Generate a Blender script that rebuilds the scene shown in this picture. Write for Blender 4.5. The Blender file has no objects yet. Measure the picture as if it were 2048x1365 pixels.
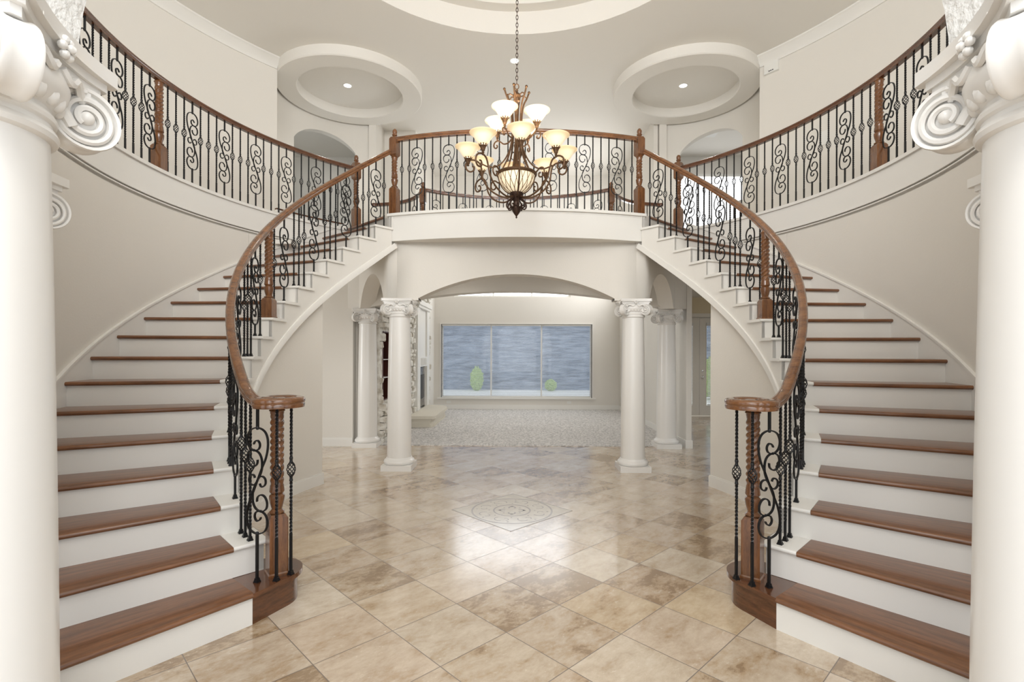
import bpy, bmesh, math, random
from math import sin, cos, pi, radians, sqrt, atan2, asin
from mathutils import Vector, Matrix
random.seed(7)
S = bpy.context.scene
COL = S.collection
# ------------------------------------------------------------------ camera
PSI, ROLL, EYE = 0.01106, 0.00323, 1.5715
cam_d = bpy.data.cameras.new('camera'); cam = bpy.data.objects.new('camera', cam_d); COL.objects.link(cam)
cam_d.sensor_width = 36; cam_d.lens = 36*1027.5/2048
cam_d.shift_x = 0; cam_d.shift_y = 21.5/2048
cam_d.clip_start = .05
cam.matrix_world = Matrix.Translation((0.022, 0, EYE)) @ Matrix.Rotation(PSI, 4, 'Z') @ Matrix.Rotation(pi/2, 4, 'X') @ Matrix.Rotation(ROLL, 4, 'Z')
S.camera = cam
# ------------------------------------------------------------------ world, exposure, large lights
S.view_settings.view_transform = 'Standard'; S.view_settings.look = 'None'
S.view_settings.gamma = 1; S.view_settings.exposure = -0.10
W = bpy.data.worlds.new('daylight'); S.world = W; W.use_nodes = True
wn = W.node_tree.nodes; bg = wn['Background']
bg.inputs[0].default_value = (.86, .93, 1, 1); bg.inputs[1].default_value = 1.6
def area(name, loc, rot, sx, sy, power, color=(1, 1, 1), spread=180):
    l = bpy.data.lights.new(name, 'AREA'); l.shape = 'RECTANGLE'; l.size = sx; l.size_y = sy
    l.energy = power; l.color = color; l.spread = radians(spread)
    o = bpy.data.objects.new(name, l); COL.objects.link(o); o.location = loc; o.rotation_euler = rot
    o.visible_camera = True
    return o
area('entry_door_daylight', (0, -2.2, 2.2), (pi/2, 0, 0), 4.2, 3.6, 76, (1, .985, .96))
area('entry_upper_window_daylight', (0, -.9, 4.9), (pi/2+.18, 0, 0), 4.6, 1.8, 330, (1, .985, .96))  # unseen upper window is assumed; panel tilted up to brighten the ceiling
area('living_upper_window_daylight', (-.12, 14.2, 3.75), (-pi/2, 0, 0), 3.3, 1.6, 62, (.97, .985, 1))
area('living_side_window_daylight', (2.74, 12.5, 4.02), (0, pi/2, 0), 1.6, 1.6, 95, (.97, .985, 1))  # side light inferred; panel set high and out of view to brighten the room
area('left_hall_fill', (-8.44, 5.6, 1.7), (0, -pi/2, 0), 1.8, 2.0, 130, (.95, .98, 1))  # added fill panel for the left hall; no known window there
area('upper_right_room_fill', (4.9, 12.56, 4.9), (-pi/2, 0, 0), 2.6, 1.9, 26, (.93, .96, 1))  # added panel for the bright room past the arch; its source is unseen
# ------------------------------------------------------------------ materials
MATS = {}
def new_mat(name):
    m = bpy.data.materials.new(name); m.use_nodes = True
    nt = m.node_tree; b = nt.nodes['Principled BSDF']; MATS[name] = m
    return m, nt, b
def nd(nt, t, **kw):
    n = nt.nodes.new(t)
    for k, v in kw.items(): setattr(n, k, v)
    return n
def simple(name, c, rough=.5, metal=0, bump=0, bscale=60, coat=0, spec=.5, emis=None, es=0):
    m, nt, b = new_mat(name)
    b.inputs['Base Color'].default_value = (*c, 1); b.inputs['Roughness'].default_value = rough
    b.inputs['Metallic'].default_value = metal; b.inputs['Coat Weight'].default_value = coat
    b.inputs['Specular IOR Level'].default_value = spec
    if emis: b.inputs['Emission Color'].default_value = (*emis, 1); b.inputs['Emission Strength'].default_value = es
    if bump:
        tc = nd(nt, 'ShaderNodeTexCoord'); n = nd(nt, 'ShaderNodeTexNoise'); n.inputs['Scale'].default_value = bscale
        n.inputs['Detail'].default_value = 4
        bp = nd(nt, 'ShaderNodeBump'); bp.inputs['Strength'].default_value = bump; bp.inputs['Distance'].default_value = .01
        nt.links.new(tc.outputs['Object'], n.inputs['Vector']); nt.links.new(n.outputs['Fac'], bp.inputs['Height'])
        nt.links.new(bp.outputs['Normal'], b.inputs['Normal'])
    return m
M_wall = simple('painted_wall', (.76, .725, .665), .75, bump=.12, bscale=55)
M_wallw = simple('warm_wall', (.80, .70, .50), .75, bump=.1, bscale=55)
M_ceil = simple('painted_ceiling', (.79, .76, .705), .8, bump=.08, bscale=45)
M_trim = simple('white_trim', (.82, .80, .755), .35)
M_riser = simple('white_riser', (.80, .775, .725), .38)
M_rough = simple('rough_plaster', (.82, .81, .78), .7, bump=1.0, bscale=45)
M_col = simple('column_plaster', (.81, .79, .755), .3, coat=.15)
M_iron = simple('wrought_iron', (.012, .012, .013), .38, metal=.35)
M_door = simple('door_paint', (.83, .79, .71), .4)
M_plastic = simple('white_plastic', (.8, .79, .75), .4)
M_black = simple('black_metal', (.01, .01, .01), .4)
M_chrome = simple('satin_nickel', (.6, .58, .55), .25, metal=1)
M_stone = simple('hearth_stone', (.68, .63, .53), .6, bump=.3, bscale=30)
M_patio = simple('patio', (.85, .84, .8), .8)
M_leaf = simple('leaves', (.34, .48, .14), .6, bump=.5)
M_shelfwood = simple('niche_wood', (.075, .018, .010), .35)
M_lens = simple('downlight_lens', (1, 1, 1), .5, emis=(1, .97, .92), es=14)
M_bronze = simple('bronze', (.13, .072, .038), .42, metal=.7, bump=.3, bscale=120)
M_bronzed = simple('dark_bronze', (.055, .03, .02), .42, metal=.7, bump=.3, bscale=120)

def glass_shade():
    m, nt, b = new_mat('amber_glass')
    b.inputs['Base Color'].default_value = (.95, .80, .55, 1); b.inputs['Roughness'].default_value = .25
    b.inputs['Subsurface Weight'].default_value = 0
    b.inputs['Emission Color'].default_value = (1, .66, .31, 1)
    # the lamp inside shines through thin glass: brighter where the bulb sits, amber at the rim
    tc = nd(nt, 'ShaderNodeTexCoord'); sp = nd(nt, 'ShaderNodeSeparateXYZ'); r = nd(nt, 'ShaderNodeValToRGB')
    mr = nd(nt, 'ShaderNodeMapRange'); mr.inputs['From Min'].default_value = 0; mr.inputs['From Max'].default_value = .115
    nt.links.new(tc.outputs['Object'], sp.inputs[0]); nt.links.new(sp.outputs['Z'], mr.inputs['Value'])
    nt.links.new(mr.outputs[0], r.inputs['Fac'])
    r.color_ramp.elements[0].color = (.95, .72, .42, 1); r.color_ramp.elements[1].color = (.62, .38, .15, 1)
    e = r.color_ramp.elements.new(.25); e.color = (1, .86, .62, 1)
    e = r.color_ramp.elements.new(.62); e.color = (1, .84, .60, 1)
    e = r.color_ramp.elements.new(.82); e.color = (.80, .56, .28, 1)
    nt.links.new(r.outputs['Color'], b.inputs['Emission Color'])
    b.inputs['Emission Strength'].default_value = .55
    return m
M_glass_shade = glass_shade()
M_bowl = simple('bowl_glass', (.95, .85, .65), .3, emis=(1, .80, .52), es=.5)

def wood(name, dark, light, scale=(1, 1, 1), rough=.22, coat=.5, gs=7, rot=(0, 0, 0)):
    m, nt, b = new_mat(name)
    tc = nd(nt, 'ShaderNodeTexCoord'); mp = nd(nt, 'ShaderNodeMapping'); mp.inputs['Scale'].default_value = scale
    mp.inputs['Rotation'].default_value = rot
    n1 = nd(nt, 'ShaderNodeTexNoise'); n1.inputs['Scale'].default_value = gs; n1.inputs['Detail'].default_value = 8
    n1.inputs['Roughness'].default_value = .65; n1.inputs['Distortion'].default_value = .6
    n2 = nd(nt, 'ShaderNodeTexNoise'); n2.inputs['Scale'].default_value = gs*8; n2.inputs['Detail'].default_value = 3
    mx = nd(nt, 'ShaderNodeMath', operation='MULTIPLY_ADD'); mx.inputs[1].default_value = .35
    r = nd(nt, 'ShaderNodeValToRGB'); r.color_ramp.elements[0].position = .36; r.color_ramp.elements[1].position = .86
    r.color_ramp.elements[0].color = (*dark, 1); r.color_ramp.elements[1].color = (*light, 1)
    L = nt.links.new
    L(tc.outputs['Object'], mp.inputs['Vector']); L(mp.outputs[0], n1.inputs['Vector']); L(mp.outputs[0], n2.inputs['Vector'])
    L(n2.outputs['Fac'], mx.inputs[0]); L(n1.outputs['Fac'], mx.inputs[2]); L(mx.outputs[0], r.inputs['Fac'])
    L(r.outputs['Color'], b.inputs['Base Color'])
    b.inputs['Roughness'].default_value = rough; b.inputs['Coat Weight'].default_value = coat; b.inputs['Coat Roughness'].default_value = .12
    return m
def polar_wood(m):
    # the grain of every board runs along the board: radially from the centre of its stair
    nt = m.node_tree; L = nt.links.new
    mp = [n for n in nt.nodes if n.type == 'MAPPING'][0]; tc = [n for n in nt.nodes if n.type == 'TEX_COORD'][0]
    sp = nd(nt, 'ShaderNodeSeparateXYZ'); L(tc.outputs['Object'], sp.inputs[0])
    ab = nd(nt, 'ShaderNodeMath', operation='ABSOLUTE'); L(sp.outputs[0], ab.inputs[0])
    ax = nd(nt, 'ShaderNodeMath', operation='ADD'); ax.inputs[1].default_value = .14; L(ab.outputs[0], ax.inputs[0])
    ay = nd(nt, 'ShaderNodeMath', operation='SUBTRACT'); ay.inputs[1].default_value = 5.108; L(sp.outputs[1], ay.inputs[0])
    at = nd(nt, 'ShaderNodeMath', operation='ARCTAN2'); L(ay.outputs[0], at.inputs[0]); L(ax.outputs[0], at.inputs[1])
    am = nd(nt, 'ShaderNodeMath', operation='MULTIPLY'); am.inputs[1].default_value = 3.2; L(at.outputs[0], am.inputs[0])
    cb = nd(nt, 'ShaderNodeCombineXYZ'); L(ax.outputs[0], cb.inputs[0]); L(ay.outputs[0], cb.inputs[1])
    ln = nd(nt, 'ShaderNodeVectorMath', operation='LENGTH'); L(cb.outputs[0], ln.inputs[0])
    c2 = nd(nt, 'ShaderNodeCombineXYZ'); L(ln.outputs['Value'], c2.inputs[0]); L(am.outputs[0], c2.inputs[1]); L(sp.outputs[2], c2.inputs[2])
    L(c2.outputs[0], mp.inputs['Vector']); return m
M_tread = wood('tread_oak', (.06, .022, .009), (.24, .10, .040), (1.0, 12, 9), .28, .4, 3.0)
polar_wood(M_tread)
M_bull = wood('bullnose_oak', (.032, .011, .005), (.15, .056, .022), (2, 2, 14), .22, .5, 3)
M_post = wood('post_oak', (.04, .013, .005), (.22, .088, .030), (7, 7, .9), .25, .5, 5)
M_rail = wood('rail_oak', (.05, .016, .005), (.25, .10, .032), (2, 2, 6), .16, .8, 4)
M_raild = wood('rail_oak_dark', (.04, .013, .006), (.15, .055, .022), (2, 2, 6), .22, .5, 4)

def travertine():
    m, nt, b = new_mat('travertine_tile')
    L = nt.links.new
    TS, TH, TX, TY = .45235, .77779, -.03602, 2.87389
    tc = nd(nt, 'ShaderNodeTexCoord')
    sub = nd(nt, 'ShaderNodeVectorMath', operation='SUBTRACT'); sub.inputs[1].default_value = (TX, TY, 0)
    rot = nd(nt, 'ShaderNodeVectorRotate', rotation_type='Z_AXIS'); rot.inputs['Angle'].default_value = -TH
    sc = nd(nt, 'ShaderNodeVectorMath', operation='SCALE'); sc.inputs['Scale'].default_value = 1/TS
    fl = nd(nt, 'ShaderNodeVectorMath', operation='FLOOR'); fr = nd(nt, 'ShaderNodeVectorMath', operation='FRACTION')
    L(tc.outputs['Object'], sub.inputs[0]); L(sub.outputs[0], rot.inputs['Vector']); L(rot.outputs[0], sc.inputs[0])
    L(sc.outputs[0], fl.inputs[0]); L(sc.outputs[0], fr.inputs[0])
    # grout mask
    c = nd(nt, 'ShaderNodeVectorMath', operation='SUBTRACT'); c.inputs[1].default_value = (.5, .5, .5); L(fr.outputs[0], c.inputs[0])
    ab = nd(nt, 'ShaderNodeVectorMath', operation='ABSOLUTE'); L(c.outputs[0], ab.inputs[0])
    sp = nd(nt, 'ShaderNodeSeparateXYZ'); L(ab.outputs[0], sp.inputs[0])
    mx = nd(nt, 'ShaderNodeMath', operation='MAXIMUM'); L(sp.outputs[0], mx.inputs[0]); L(sp.outputs[1], mx.inputs[1])
    gm = nd(nt, 'ShaderNodeMapRange'); gm.inputs['From Min'].default_value = .4925; gm.inputs['From Max'].default_value = .4965; L(mx.outputs[0], gm.inputs['Value'])
    wnz = nd(nt, 'ShaderNodeTexWhiteNoise', noise_dimensions='2D'); L(fl.outputs[0], wnz.inputs['Vector'])
    wsp = nd(nt, 'ShaderNodeSeparateColor'); L(wnz.outputs['Color'], wsp.inputs[0])
    off = nd(nt, 'ShaderNodeVectorMath', operation='SCALE'); off.inputs['Scale'].default_value = 37; L(wnz.outputs['Color'], off.inputs[0])
    add = nd(nt, 'ShaderNodeVectorMath', operation='ADD'); L(rot.outputs[0], add.inputs[0]); L(off.outputs[0], add.inputs[1])
    st = nd(nt, 'ShaderNodeMapping'); st.inputs['Scale'].default_value = (1, 1.7, 1); L(add.outputs[0], st.inputs['Vector'])
    n1 = nd(nt, 'ShaderNodeTexNoise'); n1.inputs['Scale'].default_value = 4.2; n1.inputs['Detail'].default_value = 9; n1.inputs['Roughness'].default_value = .68; n1.inputs['Distortion'].default_value = .25
    n2 = nd(nt, 'ShaderNodeTexNoise'); n2.inputs['Scale'].default_value = 24; n2.inputs['Detail'].default_value = 7; n2.inputs['Roughness'].default_value = .72; n2.inputs['Distortion'].default_value = .2
    n3 = nd(nt, 'ShaderNodeTexNoise'); n3.inputs['Scale'].default_value = 70; n3.inputs['Detail'].default_value = 3
    for n in (n1, n2, n3): L(st.outputs[0], n.inputs['Vector'])
    # value = n1 + (tile bias)
    b1 = nd(nt, 'ShaderNodeMath', operation='MULTIPLY_ADD'); b1.inputs[1].default_value = .30; L(wsp.outputs[0], b1.inputs[0]); L(n1.outputs['Fac'], b1.inputs[2])
    b2 = nd(nt, 'ShaderNodeMath', operation='MULTIPLY_ADD'); b2.inputs[1].default_value = .34; L(n2.outputs['Fac'], b2.inputs[0]); L(b1.outputs[0], b2.inputs[2])
    r = nd(nt, 'ShaderNodeValToRGB'); L(b2.outputs[0], r.inputs['Fac'])
    cr = r.color_ramp; cr.elements[0].position = .45; cr.elements[0].color = (.74, .665, .56, 1)
    cr.elements[1].position = 1.0; cr.elements[1].color = (.30, .205, .12, 1)
    for p, cc in ((.66, (.63, .535, .42)), (.82, (.535, .435, .325)), (.92, (.46, .345, .225))):
        e = cr.elements.new(p); e.color = (*cc, 1)
    # second tint per tile: pinkish grey or golden
    hs = nd(nt, 'ShaderNodeMix', data_type='RGBA', blend_type='MULTIPLY'); hs.inputs['Factor'].default_value = 1
    r2 = nd(nt, 'ShaderNodeValToRGB'); L(wsp.outputs[1], r2.inputs['Fac'])
    r2.color_ramp.elements[0].color = (1.0, .95, .92, 1); r2.color_ramp.elements[1].color = (1.0, .93, .80, 1)
    e = r2.color_ramp.elements.new(.45); e.color = (1, 1, 1, 1)
    e = r2.color_ramp.elements.new(.85); e.color = (1, .97, .93, 1)
    L(r.outputs['Color'], hs.inputs['A']); L(r2.outputs['Color'], hs.inputs['B'])
    # small dark pits and pale flecks
    pit = nd(nt, 'ShaderNodeMapRange'); pit.inputs['From Min'].default_value = .70; pit.inputs['From Max'].default_value = .80; L(n2.outputs['Fac'], pit.inputs['Value'])
    pm = nd(nt, 'ShaderNodeMix', data_type='RGBA'); pm.inputs['B'].default_value = (.17, .10, .055, 1)
    psc = nd(nt, 'ShaderNodeMath', operation='MULTIPLY'); L(pit.outputs[0], psc.inputs[0]); L(n3.outputs['Fac'], psc.inputs[1])
    L(psc.outputs[0], pm.inputs['Factor']); L(hs.outputs['Result'], pm.inputs['A'])
    fk = nd(nt, 'ShaderNodeMapRange'); fk.inputs['From Min'].default_value = .38; fk.inputs['From Max'].default_value = .28; L(n2.outputs['Fac'], fk.inputs['Value'])
    fm = nd(nt, 'ShaderNodeMix', data_type='RGBA'); fm.inputs['B'].default_value = (.78, .70, .58, 1)
    L(fk.outputs[0], fm.inputs['Factor']); L(pm.outputs['Result'], fm.inputs['A'])
    gmx = nd(nt, 'ShaderNodeMix', data_type='RGBA'); gmx.inputs['B'].default_value = (.19, .15, .12, 1)
    L(gm.outputs[0], gmx.inputs['Factor']); L(fm.outputs['Result'], gmx.inputs['A'])
    L(gmx.outputs['Result'], b.inputs['Base Color'])
    rr = nd(nt, 'ShaderNodeMapRange'); rr.inputs['To Min'].default_value = .19; rr.inputs['To Max'].default_value = .23; L(n1.outputs['Fac'], rr.inputs['Value'])
    ra = nd(nt, 'ShaderNodeMath', operation='MULTIPLY_ADD'); ra.inputs[1].default_value = .35; L(gm.outputs[0], ra.inputs[0]); L(rr.outputs[0], ra.inputs[2])
    L(ra.outputs[0], b.inputs['Roughness'])
    bp = nd(nt, 'ShaderNodeBump'); bp.inputs['Strength'].default_value = .25; bp.inputs['Distance'].default_value = .004; bp.invert = True
    L(gm.outputs[0], bp.inputs['Height']); L(bp.outputs[0], b.inputs['Normal'])
    b.inputs['Specular IOR Level'].default_value = .6; b.inputs['Coat Weight'].default_value = .7; b.inputs['Coat IOR'].default_value = 1.7; b.inputs['Coat Roughness'].default_value = .17
    return m
M_floor = travertine()

def noise_color(name, a, bb, scale, rough, bump=0, bdist=.01, p0=.35, p1=.65):
    m, nt, b = new_mat(name); L = nt.links.new
    tc = nd(nt, 'ShaderNodeTexCoord'); n = nd(nt, 'ShaderNodeTexNoise'); n.inputs['Scale'].default_value = scale; n.inputs['Detail'].default_value = 5
    r = nd(nt, 'ShaderNodeValToRGB'); r.color_ramp.elements[0].position = p0; r.color_ramp.elements[1].position = p1
    r.color_ramp.elements[0].color = (*a, 1); r.color_ramp.elements[1].color = (*bb, 1)
    L(tc.outputs['Object'], n.inputs['Vector']); L(n.outputs['Fac'], r.inputs['Fac']); L(r.outputs[0], b.inputs['Base Color'])
    b.inputs['Roughness'].default_value = rough
    if bump:
        bp = nd(nt, 'ShaderNodeBump'); bp.inputs['Strength'].default_value = bump; bp.inputs['Distance'].default_value = bdist
        L(n.outputs['Fac'], bp.inputs['Height']); L(bp.outputs[0], b.inputs['Normal'])
    return m
M_carpet = noise_color('carpet_pile', (.46, .44, .42), (.76, .73, .70), 30, .95, 1, .03, .42, .58)
M_vstone = noise_color('veneer_stone', (.50, .45, .37), (.86, .84, .78), 9, .85, .6, .02)
M_med = noise_color('marble_inlay', (.62, .58, .53), (.70, .665, .61), 12, .12)
M_medg = simple('grey_inlay', (.40, .37, .36), .15)

def sheer():
    m, nt, b = new_mat('sheer_shade'); L = nt.links.new
    out = nt.nodes['Material Output']
    tc = nd(nt, 'ShaderNodeTexCoord'); sp = nd(nt, 'ShaderNodeSeparateXYZ'); L(tc.outputs['Object'], sp.inputs[0])
    mul = nd(nt, 'ShaderNodeMath', operation='MULTIPLY'); mul.inputs[1].default_value = 42*2*pi/2; L(sp.outputs['Z'], mul.inputs[0])
    sn = nd(nt, 'ShaderNodeMath', operation='SINE'); L(mul.outputs[0], sn.inputs[0])
    mr = nd(nt, 'ShaderNodeMapRange'); mr.inputs['From Min'].default_value = -1; mr.inputs['From Max'].default_value = 1
    mr.inputs['To Min'].default_value = .74; mr.inputs['To Max'].default_value = .86; L(sn.outputs[0], mr.inputs['Value'])
    tr = nd(nt, 'ShaderNodeBsdfTransparent'); tl = nd(nt, 'ShaderNodeBsdfTranslucent'); tl.inputs[0].default_value = (.82, .85, .9, 1)
    df = nd(nt, 'ShaderNodeBsdfDiffuse'); df.inputs[0].default_value = (.75, .75, .75, 1)
    m1 = nd(nt, 'ShaderNodeMixShader'); m1.inputs[0].default_value = .4; L(tl.outputs[0], m1.inputs[1]); L(df.outputs[0], m1.inputs[2])
    m2 = nd(nt, 'ShaderNodeMixShader'); L(mr.outputs[0], m2.inputs[0]); L(m1.outputs[0], m2.inputs[1]); L(tr.outputs[0], m2.inputs[2])
    L(m2.outputs[0], out.inputs['Surface'])
    return m
M_sheer = sheer()
def glassm():
    m, nt, b = new_mat('window_glass'); L = nt.links.new; out = nt.nodes['Material Output']
    tr = nd(nt, 'ShaderNodeBsdfTransparent'); gl = nd(nt, 'ShaderNodeBsdfGlossy'); gl.inputs['Roughness'].default_value = .02
    
    m2 = nd(nt, 'ShaderNodeMixShader'); m2.inputs[0].default_value = .05; L(tr.outputs[0], m2.inputs[1]); L(gl.outputs[0], m2.inputs[2])
    L(m2.outputs[0], out.inputs['Surface']); return m
M_glass = glassm()
def brickwall():
    m, nt, b = new_mat('neighbour_stone'); L = nt.links.new
    tc = nd(nt, 'ShaderNodeTexCoord'); mp = nd(nt, 'ShaderNodeMapping')
    mp.inputs['Scale'].default_value = (1.1, 1, 6.5)
    br = nd(nt, 'ShaderNodeTexNoise'); br.inputs['Scale'].default_value = 1.6; br.inputs['Detail'].default_value = 5; br.inputs['Distortion'].default_value = .4
    r = nd(nt, 'ShaderNodeValToRGB'); r.color_ramp.elements[0].position = .32; r.color_ramp.elements[1].position = .72
    r.color_ramp.elements[0].color = (.07, .11, .18, 1); r.color_ramp.elements[1].color = (.32, .39, .50, 1)
    L(tc.outputs['Object'], mp.inputs[0]); L(mp.outputs[0], br.inputs['Vector']); L(br.outputs['Fac'], r.inputs[0]); L(r.outputs[0], b.inputs['Base Color'])
    b.inputs['Roughness'].default_value = .9; return m
M_brick = brickwall()

# ------------------------------------------------------------------ mesh helpers
class MB:
    def __init__(s): s.v = []; s.f = []
    def add(s, vs, fs):
        o = len(s.v); s.v += [tuple(p) for p in vs]; s.f += [tuple(i+o for i in f) for f in fs]; return s
    def box(s, x0, x1, y0, y1, z0, z1, M=None):
        vs = [Vector((x, y, z)) for z in (z0, z1) for y in (y0, y1) for x in (x0, x1)]
        if M: vs = [M @ v for v in vs]
        return s.add(vs, [(0, 2, 3, 1), (4, 5, 7, 6), (0, 1, 5, 4), (2, 6, 7, 3), (0, 4, 6, 2), (1, 3, 7, 5)])
    def grid(s, rows, cu=False, cv=False):
        n, m = len(rows), len(rows[0]); vs = [p for r in rows for p in r]; fs = []
        for i in range(n if cu else n-1):
            for j in range(m if cv else m-1):
                a, b = i*m+j, i*m+(j+1) % m; c, d = ((i+1) % n)*m+(j+1) % m, ((i+1) % n)*m+j
                fs.append((a, b, c, d))
        return s.add(vs, fs)
    def lathe(s, prof, n=24, c=(0, 0, 0), M=None):
        rows = []
        for r, z in prof:
            row = [Vector((c[0]+r*cos(2*pi*k/n), c[1]+r*sin(2*pi*k/n), c[2]+z)) for k in range(n)]
            rows.append([M @ p for p in row] if M else row)
        s.grid(rows, cv=True)
        o = len(s.v); m = len(prof)
        s.f.append(tuple(range(o-m*n, o-m*n+n))); s.f.append(tuple(range(o-n, o))[::-1])
        return s
    def sweep(s, path, prof, up=Vector((0, 0, 1)), closed=False, caps=True, scale=None):
        path = [Vector(p) for p in path]; n = len(path); rows = []
        for i, p in enumerate(path):
            a = path[(i-1) % n] if (closed or i > 0) else p
            b = path[(i+1) % n] if (closed or i < n-1) else p
            t = (b-a).normalized(); sd = t.cross(up)
            if sd.length < 1e-4: sd = Vector((1, 0, 0))
            sd.normalize(); u2 = sd.cross(t).normalized(); k = scale[i] if scale else 1
            rows.append([p+sd*(x*k)+u2*(y*k) for x, y in prof])
        s.grid(rows, cu=closed, cv=True)
        if caps and not closed:
            m = len(prof); o = len(s.v)-n*m
            s.f.append(tuple(range(o, o+m))); s.f.append(tuple(range(o+(n-1)*m, o+n*m))[::-1])
        return s
    def tube(s, path, r, k=8, closed=False, flat=1.0, radii=None):
        path = [Vector(p) for p in path]; n = len(path)
        t0 = (path[1]-path[0]).normalized(); nrm = t0.orthogonal().normalized(); rows = []; pt = t0
        for i, p in enumerate(path):
            a = path[(i-1) % n] if (closed or i > 0) else p
            b = path[(i+1) % n] if (closed or i < n-1) else p
            t = (b-a).normalized()
            q = pt.rotation_difference(t); nrm = (q @ nrm); nrm = (nrm-t*nrm.dot(t)).normalized(); pt = t
            bn = t.cross(nrm); rr = radii[i] if radii else r
            rows.append([p+(nrm*cos(2*pi*j/k)+bn*sin(2*pi*j/k)*flat)*rr for j in range(k)])
        s.grid(rows, cu=closed, cv=True)
        if not closed:
            o = len(s.v)-n*k; s.f.append(tuple(range(o, o+k))); s.f.append(tuple(range(o+(n-1)*k, o+n*k))[::-1])
        return s
    def flatbar(s, path, w, th, nrm):
        """flat bar following a planar path; w = width along the plane normal nrm, th = thickness in plane"""
        path = [Vector(p) for p in path]; nrm = Vector(nrm); n = len(path); rows = []
        for i, p in enumerate(path):
            a = path[max(i-1, 0)]; b = path[min(i+1, n-1)]; t = (b-a).normalized(); sd = t.cross(nrm).normalized()
            rows.append([p+sd*th/2+nrm*w/2, p-sd*th/2+nrm*w/2, p-sd*th/2-nrm*w/2, p+sd*th/2-nrm*w/2])
        s.grid(rows, cv=True); o = len(s.v)-n*4
        s.f.append((o, o+1, o+2, o+3)); s.f.append((o+n*4-1, o+n*4-2, o+n*4-3, o+n*4-4)); return s
    def prism(s, poly, z0, z1):
        n = len(poly); vs = [(x, y, z0) for x, y in poly]+[(x, y, z1) for x, y in poly]
        return s.add(vs, [tuple(range(n))[::-1], tuple(range(n, 2*n))]+[(i, (i+1) % n, n+(i+1) % n, n+i) for i in range(n)])
    def sphere(s, c, r, n=12, sz=1):
        prof = [(max(1e-4, r*sin(pi*i/(n//2+2))), -r*sz*cos(pi*i/(n//2+2))) for i in range(n//2+3)]
        return s.lathe(prof, n, c)
    def mesh(s, name, mat, smooth=True, angle=35):
        me = bpy.data.meshes.new(name); me.from_pydata(s.v, [], s.f)
        bm = bmesh.new(); bm.from_mesh(me); bmesh.ops.recalc_face_normals(bm, faces=bm.faces); bm.to_mesh(me); bm.free()
        if mat: me.materials.append(mat)
        if smooth:
            me.shade_smooth(); me.set_sharp_from_angle(angle=radians(angle))
        return me
    def obj(s, name, mat, parent=None, smooth=True, angle=35, loc=None, rz=0, **props):
        o = bpy.data.objects.new(name, s.mesh(name, mat, smooth, angle)); COL.objects.link(o)
        if parent: o.parent = parent
        if loc is not None: o.location = loc
        o.rotation_euler.z = rz
        for k, v in props.items(): o[k] = v
        return o
def thing(name, label, cat, loc=(0, 0, 0), rz=0, group=None):
    o = bpy.data.objects.new(name, None); COL.objects.link(o); o.location = loc; o.rotation_euler.z = rz
    o.empty_display_size = .1
    o['label'] = label; o['category'] = cat
    if group: o['group'] = group
    return o
def tag(o, label, cat, group=None):
    o['label'] = label; o['category'] = cat
    if group: o['group'] = group
    return o
def struct(mb, name, mat, smooth=False, **kw):
    return mb.obj(name, mat, smooth=smooth, kind='structure', **kw)
def catmull(pts, n=6, closed=False):
    P = [Vector(p) for p in pts]; out = []; m = len(P)
    for i in range(m if closed else m-1):
        g = (lambda k: P[k % m]) if closed else (lambda k: P[max(0, min(m-1, k))])
        a, b, c, d = g(i-1), g(i), g(i+1), g(i+2)
        for k in range(n):
            t = k/n
            out.append(.5*((2*b)+(c-a)*t+(2*a-5*b+4*c-d)*t*t+(3*b-a-3*c+d)*t**3))
    if not closed: out.append(P[-1])
    return out

# ------------------------------------------------------------------ plan data
CX, CY = .14, 5.108                     # centre of the left stair arc is (+CX, CY); the right one mirrors it
RI, RJ, RO = 2.544, 2.727, 3.787
T0, DT, RH = -1.0275, .10019, .19
Z2, ZC, ZS = 3.42, 6.35, 3.06                     # upper floor, ceiling
def PT(s, t, r):                        # s=-1 left, +1 right
    return (s*(r*cos(t)-CX), CY+r*sin(t))
def TK(k): return T0+DT*k
def frange(a, b, n): return [a+(b-a)*i/(n-1) for i in range(n)]
def sector(s, r0, r1, t0, t1, z0, z1, n=3, mb=None):
    """solid sector; z0, z1 numbers or functions of t"""
    mb = mb or MB(); rows = []
    f = lambda z, t: z(t) if callable(z) else z
    for t in frange(t0, t1, n):
        a = PT(s, t, r0); b = PT(s, t, r1)
        rows.append([(*a, f(z0, t)), (*b, f(z0, t)), (*b, f(z1, t)), (*a, f(z1, t))])
    mb.grid(rows, cv=True); o = len(mb.v)-4*n
    mb.f.append((o, o+1, o+2, o+3)); mb.f.append((o+4*n-1, o+4*n-2, o+4*n-3, o+4*n-4))
    return mb

# ================================================================== SETTING
mb = MB().box(-9, 9, -4, 8.55, -.1, 0).box(2.88, 9, 8.55, 12.72, -.1, 0)
struct(mb, 'floor', M_floor)
mb = MB().box(-2.62, 2.78, 8.55, 13.95, -.1, .012)
tag(mb.obj('carpet', M_carpet), 'light grey plush carpet filling the room beyond the tiled foyer', 'carpet')

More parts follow.
